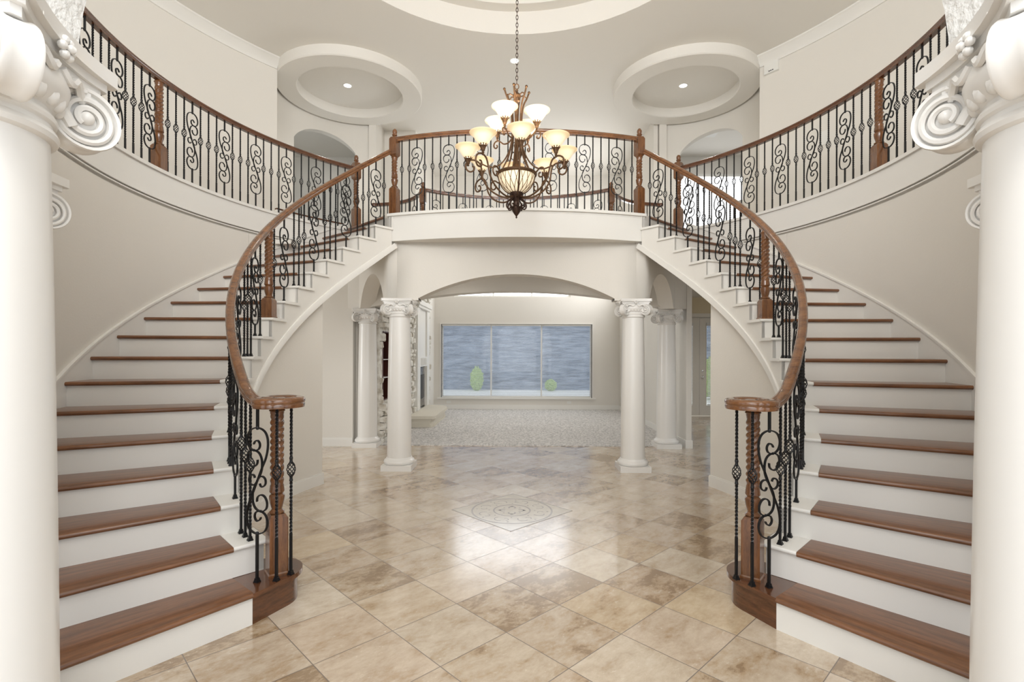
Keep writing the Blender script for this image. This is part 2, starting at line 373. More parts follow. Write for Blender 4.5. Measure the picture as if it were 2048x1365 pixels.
# ceiling with stepped circular tray
def holed(name, outer, hc, hr, z, mat, n=72):
    bm = bmesh.new(); vs = [bm.verts.new((x, y, z)) for x, y in outer]
    es = [bm.edges.new((vs[i], vs[(i+1) % len(vs)])) for i in range(len(vs))]
    hv = [bm.verts.new((hc[0]+hr*cos(2*pi*i/n), hc[1]+hr*sin(2*pi*i/n), z)) for i in range(n)]
    es += [bm.edges.new((hv[i], hv[(i+1) % n])) for i in range(n)]
    bmesh.ops.triangle_fill(bm, use_beauty=True, edges=es)
    me = bpy.data.meshes.new(name); bm.to_mesh(me); bm.free(); me.materials.append(mat)
    return me
me = holed('ceiling', [(-8, -3), (8, -3), (8, 15), (-8, 15)], (0, CY), 2.62, ZC, M_ceil)
o = bpy.data.objects.new('ceiling', me); COL.objects.link(o); o['kind'] = 'structure'
n = 96
rows = []
for r, z in ((2.62, ZC), (2.62, ZC+.34), (2.44, ZC+.34), (2.44, ZC+.66), (1.2, ZC+.66), (.01, ZC+.66)):
    rows.append([(r*cos(2*pi*k/n), CY+r*sin(2*pi*k/n), z) for k in range(n)])
struct(MB().grid(rows, cv=True), 'ceiling', M_ceil, smooth=True, angle=40)
# side ring soffits over the two rotundas
for s in (-1, 1):
    rows = []
    for r, z in ((.90, ZC+.001), (.90, ZC-.155), (.915, ZC-.17), (1.235, ZC-.17), (1.25, ZC-.155), (1.25, ZC+.001)):
        rows.append([(s*2.98+r*cos(2*pi*k/n), 9.19+r*sin(2*pi*k/n), z) for k in range(n)])
    struct(MB().grid(rows, cv=True), 'ceiling', M_ceil, smooth=True, angle=40)

# upper slab: galleries + bridge in one outline
half = [(-x, y) for x, y in []]
TB = -.84
BR, BC = 5.24, 11.885                    # bridge front arc
pts = []
for k in range(13):
    x = -1.69*k/12; pts.append((x, BC-sqrt(BR*BR-x*x)))
pts.append(PT(-1, TK(18), RI+.02)); pts.append(PT(-1, TK(18), RO))
pts += [PT(-1, t, RO+.02) for t in frange(TK(18)-.005, TB, 34)]
GR = 5.13                                # gallery outer wall radius about (0, CY)
tcorner = atan2(8.4-CY, 3.95)
pts += [(-(GR+.1)*cos(t), CY+(GR+.1)*sin(t)) for t in frange(-.62, tcorner, 24)]
RCX, RCY, RR = 2.96, 9.17, 1.32
pts += [(-RCX+(RR+.1)*cos(a), RCY+(RR+.1)*sin(a)) for a in frange(radians(215), radians(92), 18)]
pts += [(-2.86, 9.98), (-2.5, 9.9), (-2.2, 9.76), (-1.95, 9.5), (-1.78, 9.15), (-1.63, 8.98)]
pts += [(-1.63*k/8, 6.63+sqrt(2.86**2-(1.63*k/8)**2)) for k in range(7, -1, -1)]
L = pts; Rr = [(-x, y) for x, y in L[::-1]][1:-1]
slab = L+Rr
struct(MB().prism(slab, ZS, Z2), 'floor', M_wall)
# rooms beyond the two upper arches get a floor too
for s in (-1, 1):
    x0, x1 = sorted((s*2.9, s*7.5))
    struct(MB().box(x0, x1, 10.55, 13.9, 3.1, Z2), 'floor', M_wall)

# curved stair walls under the galleries (stop above the passage under the stair)
def soff(t):
    k = (t-T0)/DT
    return max(0, k*RH-(.40+.012*max(0, min(8, k-9))))
TE = .37
for s in (-1, 1):
    sd = 'left' if s < 0 else 'right'
    zf = lambda t: 0 if t < TE else soff(t)
    mb = sector(s, RO, RO+.12, TB, TE-.001, 0, ZS, 40)
    sector(s, RO, RO+.12, TE, TK(18)+.05, zf, ZS, 14, mb)
    struct(mb, 'wall_'+sd, M_wall, smooth=True)
    # wall closing the space under the stair
    mb = sector(s, 2.60, 2.70, TK(2.6), TE, 0, lambda t: soff(t)+.02, 34)
    a = sector(s, 2.60, RO, TE-.02, TE, 0, lambda t: soff(t)+.02, 3, mb)
    struct(mb, 'wall_understair_'+sd, M_wall, smooth=True)
    mb = sector(s, 2.583, 2.60, TK(3), TE+.004, 0, .12, 30); sector(s, 2.588, 2.60, TK(3), TE+.004, .12, .135, 30, mb)
    struct(mb, 'baseboard_understair_'+sd, M_trim, smooth=True)
    # gallery fascia trim: lip at the floor edge and moulding below
    mb = sector(s, RO-.035, RO+.02, TB, TK(18), Z2-.028, Z2+.006, 44)
    sector(s, RO-.012, RO+.0, TB, TK(18), 3.13, Z2-.028, 44, mb)
    sector(s, RO-.020, RO+.0, TB, TK(18), 3.112, 3.13, 44, mb)
    sector(s, RO-.014, RO+.0, TB, TK(18), 3.085, 3.097, 44, mb)
    struct(mb, 'trim_gallery_'+sd, M_trim, smooth=True)
    # gallery outer wall with crown
    mb = MB(); rows = []
    for t in frange(-.62, tcorner, 50):
        c_, s_ = cos(t), sin(t)
        rows.append([(s*r*c_, CY+r*s_, z) for r, z in ((GR, Z2), (GR, ZC), (GR+.12, ZC), (GR+.12, Z2))])
    mb.grid(rows, cv=True); o = len(mb.v); mb.f.append((0, 1, 2, 3)); mb.f.append((o-1, o-2, o-3, o-4))
    struct(mb, 'wall_gallery_'+sd, M_wall, smooth=True)
    mb = MB(); rows = []
    for t in frange(-.62, tcorner-.002, 50):
        c_, s_ = cos(t), sin(t)
        rows.append([(s*r*c_, CY+r*s_, z) for r, z in ((GR, ZC-.155), (GR-.022, ZC-.155), (GR-.028, ZC-.13), (GR-.05, ZC-.105), (GR-.10, ZC-.035), (GR-.128, ZC-.022), (GR-.13, ZC), (GR, ZC))])
    mb.grid(rows, cv=True); o = len(mb.v); mb.f.append(tuple(range(8))); mb.f.append(tuple(range(o-8, o)))
    struct(mb, 'trim_crown_'+sd, M_trim, smooth=True)
    # baseboard of the gallery
    # rotunda wall with arched opening
    a0, a1 = radians(214), radians(92); A0, A1 = radians(160), radians(105); am = (A0+A1)/2
    def zlow(a):
        if A1 <= a <= A0:
            x = (a-am)/((A0-A1)/2)*.60; R_ = (.36+.33*.33)/.66; return 5.61+sqrt(R_*R_-x*x)-(R_-.33)
        return None
    angs = sorted(set(frange(a0, A0, 14)+frange(A0, A1, 30)+frange(A1, a1, 5)), reverse=True)
    mb = MB()
    for i in range(len(angs)-1):
        p, q = angs[i], angs[i+1]; mid = (p+q)/2
        inside = A1 < mid < A0
        zp = zlow(p) if inside else Z2; zq = zlow(q) if inside else Z2
        P = lambda a, r, z: (s*(RCX-r*cos(pi-a))*1.0 if False else -s*(-RCX+r*cos(a)), RCY+r*sin(a), z)
        v = [P(p, RR, zp), P(q, RR, zq), P(q, RR, ZC), P(p, RR, ZC), P(p, RR+.15, zp), P(q, RR+.15, zq), P(q, RR+.15, ZC), P(p, RR+.15, ZC)]
        mb.add(v, [(0, 1, 2, 3), (4, 7, 6, 5), (0, 4, 5, 1), (3, 2, 6, 7)])
        if i == 0: mb.add([v[0], v[3], v[7], v[4]], [(0, 1, 2, 3)])
        if i == len(angs)-2: mb.add([v[1], v[2], v[6], v[5]], [(0, 1, 2, 3)])
        if inside and abs(p-A0) < 1e-6: mb.add([P(p, RR, Z2), v[0], v[4], P(p, RR+.15, Z2)], [(0, 1, 2, 3)])
        if inside and abs(q-A1) < 1e-6: mb.add([P(q, RR, Z2), v[1], v[5], P(q, RR+.15, Z2)], [(0, 1, 2, 3)])
    m = mb.mesh('wall_rotunda_'+sd, M_wall, True, 30)
    bm = bmesh.new(); bm.from_mesh(m); bmesh.ops.remove_doubles(bm, verts=bm.verts, dist=1e-4); bmesh.ops.recalc_face_normals(bm, faces=bm.faces); bm.to_mesh(m); bm.free()
    o = bpy.data.objects.new('wall_rotunda_'+sd, m); COL.objects.link(o); o['kind'] = 'structure'
    # walls past the rotunda to the two-storey room
    xs = lambda a, b: sorted((s*a, s*b))
    xa, xb = xs(3.02, 2.88)
    struct(MB().box(xa, xb, 10.42, 11.15, ZS, ZC), 'wall_upper_'+sd, M_wall)
    xa, xb = xs(3.0, 2.2 if s < 0 else 2.80)
    if s < 0: struct(MB().box(xa, xb, 11.1, 11.25, ZS, ZC), 'wall_landing_left', M_wall)
    # room beyond the arch
    xa, xb = xs(3.0, 7.5)
    struct(MB().box(xa, xb, 12.6, 12.75, Z2, ZC), 'wall_beyond_'+sd, M_wall)
    xa, xb = xs(6.9, 7.05)
    struct(MB().box(xa, xb, 9.0, 12.6, Z2, ZC), 'wall_beyond_side_'+sd, M_wall)

# bridge fascia
mb = MB()
def arcpath(r0, x1, z, n=25): return [(x, BC-sqrt(r0*r0-x*x), z) for x in frange(-x1, x1, n)]
def arcband(mb, r0, r1, x1, z0, z1, n=33):
    rows = []
    for x in frange(-x1, x1, n):
        rows.append([(x, BC-sqrt(r0*r0-x*x), z0), (x, BC-sqrt(r1*r1-x*x), z0), (x, BC-sqrt(r1*r1-x*x), z1), (x, BC-sqrt(r0*r0-x*x), z1)])
    mb.grid(rows, cv=True); o = len(mb.v)-4*n; mb.f.append((o, o+1, o+2, o+3)); mb.f.append((o+4*n-1, o+4*n-2, o+4*n-3, o+4*n-4))
arcband(mb, BR-.02, BR+.045, 1.745, Z2-.028, Z2+.006)
arcband(mb, BR-.02, BR+.012, 1.725, Z2-.05, Z2-.028)
arcband(mb, BR-.02, BR+.016, 1.72, ZS-.004, 3.24)
arcband(mb, BR-.02, BR+.008, 1.715, 3.24, Z2-.05)
struct(mb, 'trim_bridge', M_trim, smooth=True)

# front arch wall standing on the front columns
def archwall(mb, P0, P1, th, z0, z1, a0, a1, spring, rise, n=40, power=2.0):
    """wall from P0 to P1 (plan), opening between distances a0..a1, elliptical head"""
    P0 = Vector(P0); P1 = Vector(P1); d = (P1-P0); Ln = d.length; d.normalize(); nn = Vector((-d.y, d.x))
    xs_ = [0]+[a0+(a1-a0)*(.5-.5*cos(pi*i/n)) for i in range(n+1)]+[Ln]
    def zl(x, inside):
        if not inside: return z0
        hw = (a1-a0)/2; u = x-(a0+a1)/2
        if power == 0:
            R_ = (hw*hw+rise*rise)/(2*rise); return spring+sqrt(max(0, R_*R_-u*u))-(R_-rise)
        return spring+rise*max(0, 1-abs(u/hw)**power)**(1/power)
    for i in range(len(xs_)-1):
        p, q = xs_[i], xs_[i+1]
        if q-p < 1e-6: continue
        ins = p >= a0-1e-6 and q <= a1+1e-6
        zp, zq = zl(p, ins), zl(q, ins)
        def V(x, k, z): w = P0+d*x+nn*(k*th/2); return (w.x, w.y, z)
        v = [V(p, -1, zp), V(q, -1, zq), V(q, -1, z1), V(p, -1, z1), V(p, 1, zp), V(q, 1, zq), V(q, 1, z1), V(p, 1, z1)]
        mb.add(v, [(0, 1, 2, 3), (4, 7, 6, 5), (0, 4, 5, 1)])
        if i == 0: mb.add([v[0], v[3], v[7], v[4]], [(0, 1, 2, 3)])
        if i == len(xs_)-2: mb.add([v[1], v[2], v[6], v[5]], [(0, 1, 2, 3)])
    return mb
def arch_obj(name, *a, mat=None, **k):
    mb = archwall(MB(), *a, **k); m = mb.mesh(name, mat or M_wall, True, 25)
    bm = bmesh.new(); bm.from_mesh(m); bmesh.ops.remove_doubles(bm, verts=bm.verts, dist=1e-4); bmesh.ops.recalc_face_normals(bm, faces=bm.faces); bm.to_mesh(m); bm.free()
    o = bpy.data.objects.new(name, m); COL.objects.link(o); o['kind'] = 'structure'; return o
def segarch(name, P0, P1, th, z0, z1, a0, a1, spring, rise, mat=None):
    return arch_obj(name, P0, P1, th, z0, z1, a0, a1, spring, rise, mat=mat, power=0)
YF, YB = 6.89, 8.53
segarch('wall_arch_front', (-1.77, YF+.22), (1.77, YF+.22), .22, 2.272, ZS, .435, 3.105, 2.30, .33)
segarch('wall_arch_rear', (-2.75, YB-.05), (2.75, YB-.05), .28, 2.272, ZS, .30, 5.20, 2.275, .285)
for s in (-1, 1):
    a = Vector((s*1.63, 7.0)); b = Vector((s*2.52, 8.50)); ln = (b-a).length
    if s > 0: a, b = b, a
    segarch('wall_arch_side', a, b, .24, 2.272, ZS, .22, ln-.20, 2.27, .46)
# hall walls and pier
struct(MB().box(-8.5, -2.70, 8.46, 8.62, 0, ZS), 'wall_hall_left', M_wall)
mb = MB().box(-8.5, -2.70, 8.445, 8.46, 0, .12).box(-8.5, -2.70, 8.45, 8.46, .12, .14); struct(mb, 'baseboard_hall_left', M_trim)
struct(MB().box(2.78, 2.865, 8.42, 14.0, 0, ZS).box(2.78, 2.865, 10.5, 14.0, ZS, ZC), 'wall_living_right', M_wall)
mb = MB().box(2.765, 2.88, 8.405, 8.42, 0, .13).box(2.765, 2.78, 8.42, 13.95, 0, .13).box(2.865, 2.88, 8.42, 12.72, 0, .13); struct(mb, 'baseboard_living_right', M_trim)
struct(MB().box(-3.0, -2.62, 8.62, 14.0, 0, ZS).box(-2.45, -2.25, 11.15, 14.0, ZS, ZC).box(-2.62, -2.25, 13.2, 14, 0, ZS), 'wall_living_left', M_wall)
# far wall with window openings
WX0, WX1, WZ0, WZ1 = -2.06, 2.04, .325, 2.32
UX0, UX1, UZ0, UZ1 = -1.70, 1.45, 3.06, 4.45
mb = MB(); Y0, Y1 = 13.95, 14.15
for bx in ((-3, WX0, 0, 3.0), (WX1, 2.9, 0, 3.0), (WX0, WX1, 0, WZ0), (WX0, WX1, WZ1, 3.0), (-3, UX0, 3.0, ZC), (UX1, 2.9, 3.0, ZC), (UX0, UX1, UZ1, ZC), (UX0, UX1, 3.0, UZ0)):
    mb.box(bx[0], bx[1], Y0, Y1, bx[2], bx[3])
struct(mb, 'wall_back', M_wall)
struct(MB().box(-2.6, 2.78, 13.935, 13.95, 0, .13), 'baseboard_back', M_trim)
# hall on the right with the french door
DX0, DX1, DZ = 3.58, 5.46, 2.44
mb = MB().box(2.865, DX0, 12.72, 12.9, 0, 2.93).box(DX1, 9, 12.72, 12.9, 0, 2.93).box(DX0, DX1, 12.72, 12.9, DZ, 2.93)
struct(mb, 'wall_hall_back', M_wallw)
struct(MB().box(2.865, 9, 8.7, 12.9, 2.93, 3.05), 'ceiling_hall', M_ceil)
struct(MB().box(-8.5, -3.0, 6.8, 8.46, 3.0, 3.055), 'ceiling_hall_left', M_ceil)
struct(MB().box(-8.6, -8.5, 2, 8.6, 0, 3.0), 'wall_far_left', M_wall)
struct(MB().box(8.5, 8.6, 2, 12.8, 0, 3.0), 'wall_far_right', M_wall)
mb = MB(); 
for s in (-1, 1):
    x0, x1 = sorted((s*5.0, s*8.5)); mb.box(x0, x1, 2.0, 2.1, 0, 3.0)
struct(mb, 'wall_hall_end', M_wall)

# wood capped curb at the left head of stairs
mb = sector(-1, RO+.10, RO+.13, .50, .79, Z2, Z2+.085, 12); struct(mb, 'trim_curb', M_trim, smooth=True)
tag(sector(-1, RO+.09, RO+.14, .50, .79, Z2+.085, Z2+.105, 12).obj('curb_cap', M_raild), 'thin dark wood cap on the low white curb behind the left gallery balusters', 'trim')

# near portal on the camera side
arch_obj('wall_portal', (-1.34, 1.12), (1.34, 1.12), .27, 2.27, 3.42, .275, 2.405, 2.27, .85, mat=M_rough)
for s in (-1, 1):
    a = Vector((s*1.25, 1.20)); b = Vector((s*2.0, 1.85)); ln = (b-a).length
    if s > 0: a, b = b, a
    arch_obj('wall_portal_side', a, b, .22, 2.50, 3.42, ln*.35, ln*.65, 2.5, .3, mat=M_rough)
    x0, x1 = sorted((s*1.86, s*2.5))
    struct(MB().box(x0, x1, 1.73, 1.97, 2.27, 3.42), 'wall_portal_block', M_rough)

# ================================================================== WINDOWS
def window(name, x0, x1, z0, z1, y, div, casing=.0):
    t = MB()
    fr = .045
    t.box(x0, x1, y, y+.06, z0, z0+fr).box(x0, x1, y, y+.06, z1-fr, z1).box(x0, x0+fr, y, y+.06, z0+fr, z1-fr).box(x1-fr, x1, y, y+.06, z0+fr, z1-fr)
    for d in div: t.box(d-.02, d+.02, y, y+.06, z0+fr, z1-fr)
    o = struct(t, name, M_trim)
    g = MB().box(x0+fr, x1-fr, y+.028, y+.032, z0+fr, z1-fr).obj('window_pane', M_glass, parent=o, smooth=False)
    return o
w1 = window('window_1', WX0, WX1, WZ0, WZ1, 14.03, (-.70, .67))
mb = MB().box(WX0-.10, WX1+.10, 13.90, 13.952, WZ0-.035, WZ0).box(WX0-.025, WX0, 13.93, 14.05, WZ0, WZ1+.025).box(WX1, WX1+.025, 13.93, 14.05, WZ0, WZ1+.025).box(WX0, WX1, 13.93, 14.05, WZ1, WZ1+.025)
mb.obj('window_casing', M_trim, parent=w1, smooth=False)
w2 = window('window_2', UX0, UX1, UZ0, UZ1, 14.03, (-.65, .40))
mb = MB()
for q in ((3.55, 3.62, 3.9, 5.9), (6.18, 6.25, 3.9, 5.9), (3.62, 6.18, 3.9, 3.96), (3.62, 6.18, 5.84, 5.9)): mb.box(q[0], q[1], 12.5, 12.6, q[2], q[3])
struct(mb, 'upper_room_fill_frame', M_trim)  # frame added around the upper room fill panel; no window known there
mb = MB()
for q in ((4.55, 4.62, .75, 2.65), (6.58, 6.65, .75, 2.65), (4.62, 6.58, .75, .81), (4.62, 6.58, 2.59, 2.65)): mb.box(-8.5, -8.42, q[0], q[1], q[2], q[3])
struct(mb, 'left_hall_fill_frame', M_trim)  # frame added around the hall fill panel, out of view
mb = MB()
for q in ((11.62, 11.68, 3.15, 4.9), (13.32, 13.38, 3.15, 4.9), (11.68, 13.32, 3.15, 3.21), (11.68, 13.32, 4.84, 4.9)): mb.box(2.73, 2.785, q[0], q[1], q[2], q[3])
struct(mb, 'window_3', M_trim)  # frame around the side light panel; the wall behind is uncut
names = ('left', 'middle', 'right')
xs3 = (WX0+.01, -.71, .675, WX1-.01)
for i in range(3):
    t = thing('window_shade', '%s sheer horizontal pleated shade of the wide three-part window on the far wall' % names[i], 'window shade', ((xs3[i]+xs3[i+1])/2, 13.985, 0), group=None)
    hw = (xs3[i+1]-xs3[i])/2-.012
    MB().box(-hw, hw, -.001, .001, WZ0+.03, WZ1-.03).obj('fabric', M_sheer, t, smooth=False)
    MB().box(-hw, hw, -.015, .015, WZ1-.045, WZ1-.004).obj('head_rail', M_trim, t, smooth=False)
    MB().box(-hw, hw, -.01, .01, WZ0+.008, WZ0+.032).obj('bottom_rail', M_trim, t, smooth=False)
# outside
struct(MB().box(-14, 14, 14.15, 24, -.25, -.12), 'floor_patio', M_patio)
tag(MB().box(-12, 12, 22.8, 23.1, -.12, 7.5).obj('garden_wall', M_brick, smooth=False), 'blue grey stone wall outside seen through the far window shades', 'wall')
def bush(name, label, c, r, h):
    bm = bmesh.new(); bmesh.ops.create_icosphere(bm, subdivisions=4, radius=1)
    for v in bm.verts:
        k = 1+.18*sin(9*v.co.x+3)*sin(8*v.co.y)*sin(11*v.co.z)+random.uniform(-.07, .07)
        v.co = Vector((v.co.x*r*k, v.co.y*r*k, (v.co.z*k+1)*h/2))
    me = bpy.data.meshes.new(name); bm.to_mesh(me); bm.free(); me.materials.append(M_leaf)
    o = bpy.data.objects.new(name, me); COL.objects.link(o); o.location = c; tag(o, label, 'shrub')
bush('shrub', 'round green shrub outside behind the left window shade', (-1.75, 22.2, -.12), .27, 1.0)
bush('shrub', 'low green shrub outside behind the right window shade', (1.45, 22.2, -.12), .25, .5)
bush('shrub', 'bright green shrub outside behind the french door blind', (7.15, 18.5, -.12), .5, 1.6)

# ================================================================== STAIRCASES
def nosed(s, r0, r1, t0, t1, z0, z1, n=4):
    """tread board with rounded front nosing"""
    mb = MB(); h = (z1-z0)/2; rows = []
    ang = t1-t0
    prof = [(t1, z0), (t1, z1)]+[(None, k) for k in range(7)]
    rows = []
    for r in frange(r0, r1, 3):
        row = [(*PT(s, t1, r), z0), (*PT(s, t1, r), z1)]
        for k in range(7):
            a = pi/2+pi*k/6
            tt = t0+(h+h*cos(a))/3.2
            row.append((*PT(s, tt, r), z0+h+h*sin(a)))
        rows.append(row)
    mb.grid(rows, cv=True); m = 9; o = len(mb.v)-3*m
    mb.f.append(tuple(range(o, o+m))); mb.f.append(tuple(range(o+2*m, o+3*m))[::-1])
    return mb
NO = .028/3.0   # nosing overhang as an angle
for s in (-1, 1):
    sd = 'left' if s < 0 else 'right'
    st = thing('staircase', 'curved %s staircase with stained oak treads and white risers' % sd, 'staircase', (0, 0, 0))
    for k in range(1, 18):
        nosed(s, RJ+(.0 if k > 1 else -.0), RO-.012, TK(k)-NO, TK(k+1)+.004, k*RH-.032, k*RH).obj('tread', M_tread, st)
        sector(s, RJ-.004, RO-.012, TK(k), TK(k)+.006, (k-1)*RH, k*RH-.032, 2).obj('riser', M_riser, st, smooth=False)
        if k > 1:
            nosed(s, RI-.022, RJ-.001, TK(k)-NO, TK(k+1)+.004, k*RH-.026, k*RH+.001).obj('end_cap', M_trim, st)
            sector(s, RI, RJ-.004, TK(k), TK(k)+.008, (k-1)*RH, k*RH-.026, 2).obj('end_riser', M_riser, st, smooth=False)
    # landing nosing in wood and its riser
    nosed(s, RJ, RO-.012, TK(18)-NO, TK(18)+.02, Z2-.030, Z2+.004).obj('landing_nosing', M_tread, st)
    sector(s, RI, RO-.012, TK(18), TK(18)+.006, 17*RH, Z2-.03, 2).obj('riser', M_riser, st, smooth=False)
    # stringer on the open side
    mb = MB()
    for k in range(1, 18):
        a0, a1 = TK(k), TK(k+1)
        if k == 1: a0 = TK(1.62)
        sector(s, RI, RI+.03, a0, a1, soff, (k*RH-.026 if k > 1 else RH-.03), 4, mb)
    mb.obj('stringer', M_riser, st, angle=50)
    path = [(*PT(s, t, RI-.006), soff(t)+.0) for t in frange(TK(2.45), TK(18.3), 46)]
    MB().sweep(path, [(-.012, -.004), (.012, -.004), (.012, .052), (.006, .064), (-.012, .064)]).obj('stringer_moulding', M_trim, st)
    # soffit
    mb = sector(s, RI+.005, RO, TE-.01, TK(18)+.03, lambda t: soff(t)+.004, lambda t: soff(t)+.05, 20)
    mb.obj('soffit', M_wall, st)
    # skirt on the wall
    mb = sector(s, RO-.014, RO, TB, TK(18), lambda t: max(0, (t-T0)/DT*RH-.30), lambda t: (t-T0)/DT*RH+.085, 60)
    sector(s, RO-.026, RO, TB, TK(18), lambda t: (t-T0)/DT*RH+.085, lambda t: (t-T0)/DT*RH+.105, 60, mb)
    mb.obj('skirt_board', M_trim, st, angle=50)
    # bullnose starting step
    ncx, ncy = -1.555, 3.225
    def outline(rr, ov):
        P0 = Vector(PT(-1, TK(1)-ov, RJ+.004)); P1 = Vector(PT(-1, TK(1)-ov, RJ-.25))
        pl = [P0]
        # direction of nosing line, then round end
        c = Vector((ncx, ncy)); d = (P0-c); dist = d.length; base = atan2(d.y, d.x); al = math.acos(min(1, rr/dist))
        a_s = base+al
        for i in range(21):
            a = a_s+(2.9)*i/20
            pl.append(c+Vector((cos(a), sin(a)))*rr)
        pl.append(Vector(PT(-1, TK(2.9), RI+.02))); pl.append(Vector(PT(-1, TK(2), RJ+.004)))
        return [(-s*p.x, p.y) for p in pl]
    MB().prism(outline(.178, 0), 0, RH-.03).obj('bullnose_riser', M_bull, st, angle=40)
    MB().prism(outline(.208, NO), RH-.03, RH-.002).obj('bullnose_tread', M_bull, st, angle=40)

# ================================================================== BALUSTERS
def twisted(mb, z0, z1, w=.0068, pitch=.09, twist=True):
    n = max(2, int((z1-z0)/.011)) if twist else 2
    rows = []
    for i in range(n):
        z = z0+(z1-z0)*i/(n-1); a = 2*pi*(z-z0)/pitch if twist else 0
        rows.append([(w*1.414*cos(a+pi/4+pi/2*j), w*1.414*sin(a+pi/4+pi/2*j), z) for j in range(4)])
    mb.grid(rows, cv=True); o = len(mb.v)-4*n; mb.f.append((o, o+1, o+2, o+3)); mb.f.append((o+4*n-1, o+4*n-2, o+4*n-3, o+4*n-4))
MESHC = {}
BD = .385    # basket centre below the rail
def bar_mesh(H, kind):
    key = ('bar', kind, round(H, 3))
    if key in MESHC: return MESHC[key]
    mb = MB()
    if kind == 'basket':
        zb = H-BD
        twisted(mb, zb+.075, H-.0, twist=True)
        twisted(mb, max(.03, zb-.40), zb-.075, twist=True)
        twisted(mb, .0, max(.03, zb-.40), twist=False)
    else:
        twisted(mb, 0, H-.745, twist=False)
    MESHC[key] = mb.mesh('baluster', M_iron, False); return MESHC[key]
def basket_mesh():
    if 'basket' in MESHC: return MESHC['basket']
    mb = MB()
    for i in range(6):
        p = []
        for j in range(13):
            u = j/12; r = .006+.019*sin(pi*u)**.8; a = 2*pi*i/6+1.5*pi*u*.75
            p.append((r*cos(a), r*sin(a), -.045+.09*u))
        mb.tube(p, .0034, 4)
    for sg in (-1, 1):
        mb.lathe([(.006, sg*.040), (.0105, sg*.045), (.0085, sg*.055), (.0105, sg*.066), (.0115, sg*.070), (.007, sg*.078)][::sg], 8)
    MESHC['basket'] = mb.mesh('basket', M_iron, True, 50); return MESHC['basket']
def shoe_mesh():
    if 'shoe' in MESHC: return MESHC['shoe']
    mb = MB()
    for w, z0, z1 in ((.0155, 0, .008), (.0125, .008, .016), (.0105, .016, .026)):
        mb.box(-w, w, -w, w, z0, z1)
    MESHC['shoe'] = mb.mesh('shoe', M_iron, False); return MESHC['shoe']
def scroll_mesh(mir):
    key = ('scroll', mir)
    if key in MESHC: return MESHC[key]
    K = .00102
    c0 = (1190, 683)
    big = [(1163, 470), (1172, 455), (1190, 447), (1205, 460), (1208, 480), (1196, 500), (1165, 506), (1135, 492), (1118, 462), (1118, 425), (1140, 388), (1190, 372), (1238, 388), (1262, 425), (1266, 480), (1252, 545), (1222, 610), (1190, 683)]
    big = big+[(2*c0[0]-x, 2*c0[1]-y) for x, y in big[:-1][::-1]]
    sm = [(1192, 560), (1188, 585), (1165, 602), (1138, 595), (1120, 565), (1122, 530), (1142, 510), (1168, 506), (1200, 518), (1220, 550), (1224, 600), (1214, 640), (1190, 683)]
    sm = sm+[(2*c0[0]-x, 2*c0[1]-y) for x, y in sm[:-1][::-1]]
    lp = [(1190, 683), (1172, 706), (1150, 710), (1132, 695), (1131, 668), (1148, 651), (1165, 653), (1172, 668)]
    lp2 = [(2*c0[0]-x, 2*c0[1]-y) for x, y in lp]
    mb = MB()
    for pl, w in ((big, .012), (sm, .012), (lp, .011), (lp2, .011)):
        P = [((x-c0[0])*K*mir, 0, -(y-c0[1])*K) for x, y in pl]
        mb.flatbar(catmull(P, 4), w, .0076, (0, 1, 0))
    for z in (.317, -.317): mb.lathe([(.006, z-.012), (.010, z-.006), (.010, z+.006), (.006, z+.012)], 8)
    for (x, y) in ((1165, 506), (1190, 683), (2*1190-1165, 2*683-506)):
        mb.sphere(((x-c0[0])*K*mir, 0, -(y-c0[1])*K), .0085, 6)
    MESHC[key] = mb.mesh('scroll', M_iron, True, 50); return MESHC[key]
def mobj(name, me, parent, loc=(0, 0, 0), rz=0):
    o = bpy.data.objects.new(name, me); COL.objects.link(o); o.parent = parent; o.location = loc; o.rotation_euler.z = rz; return o
def baluster(parent, x, y, z, H, rz, kind, mir=1):
    b = mobj('baluster', bar_mesh(H, kind), parent, (x, y, z), rz)
    mobj('shoe', shoe_mesh(), b)
    if kind == 'basket': mobj('basket', basket_mesh(), b, (0, 0, H-BD))
    else:
        if 'top_bar' not in MESHC:
            q = MB(); twisted(q, -.115, 0, twist=False); MESHC['top_bar'] = q.mesh('top_bar', M_iron, False)
        mobj('scroll', scroll_mesh(mir), b, (0, 0, H-.43)); mobj('top_bar', MESHC['top_bar'], b, (0, 0, H))
    return b

# ------------------------------------------------------------------ newel posts
def sqloft(mb, prof):
    rows = [[(w*a, w*b, z) for a, b in ((-1, -1), (1, -1), (1, 1), (-1, 1))] for w, z in prof]
    mb.grid(rows, cv=True); o = len(mb.v)-4*len(prof); mb.f.append((o, o+1, o+2, o+3)); e = len(mb.v); mb.f.append((e-1, e-2, e-3, e-4))
def ropetwist(mb, z0, z1, r, turns, n=24, lobes=4):
    m = int((z1-z0)/.007)+2; rows = []
    for i in range(m):
        u = i/(m-1); z = z0+(z1-z0)*u; env = min(1, min(u, 1-u)*9)
        rows.append([((r*(1+.13*env*cos(lobes*(2*pi*k/n)-2*pi*turns*u*lobes/1.0)-.06*env))*cos(2*pi*k/n), (r*(1+.13*env*cos(lobes*(2*pi*k/n)-2*pi*turns*u*lobes))-.06*env*r)*sin(2*pi*k/n), z) for k in range(n)])
    mb.grid(rows, cv=True)
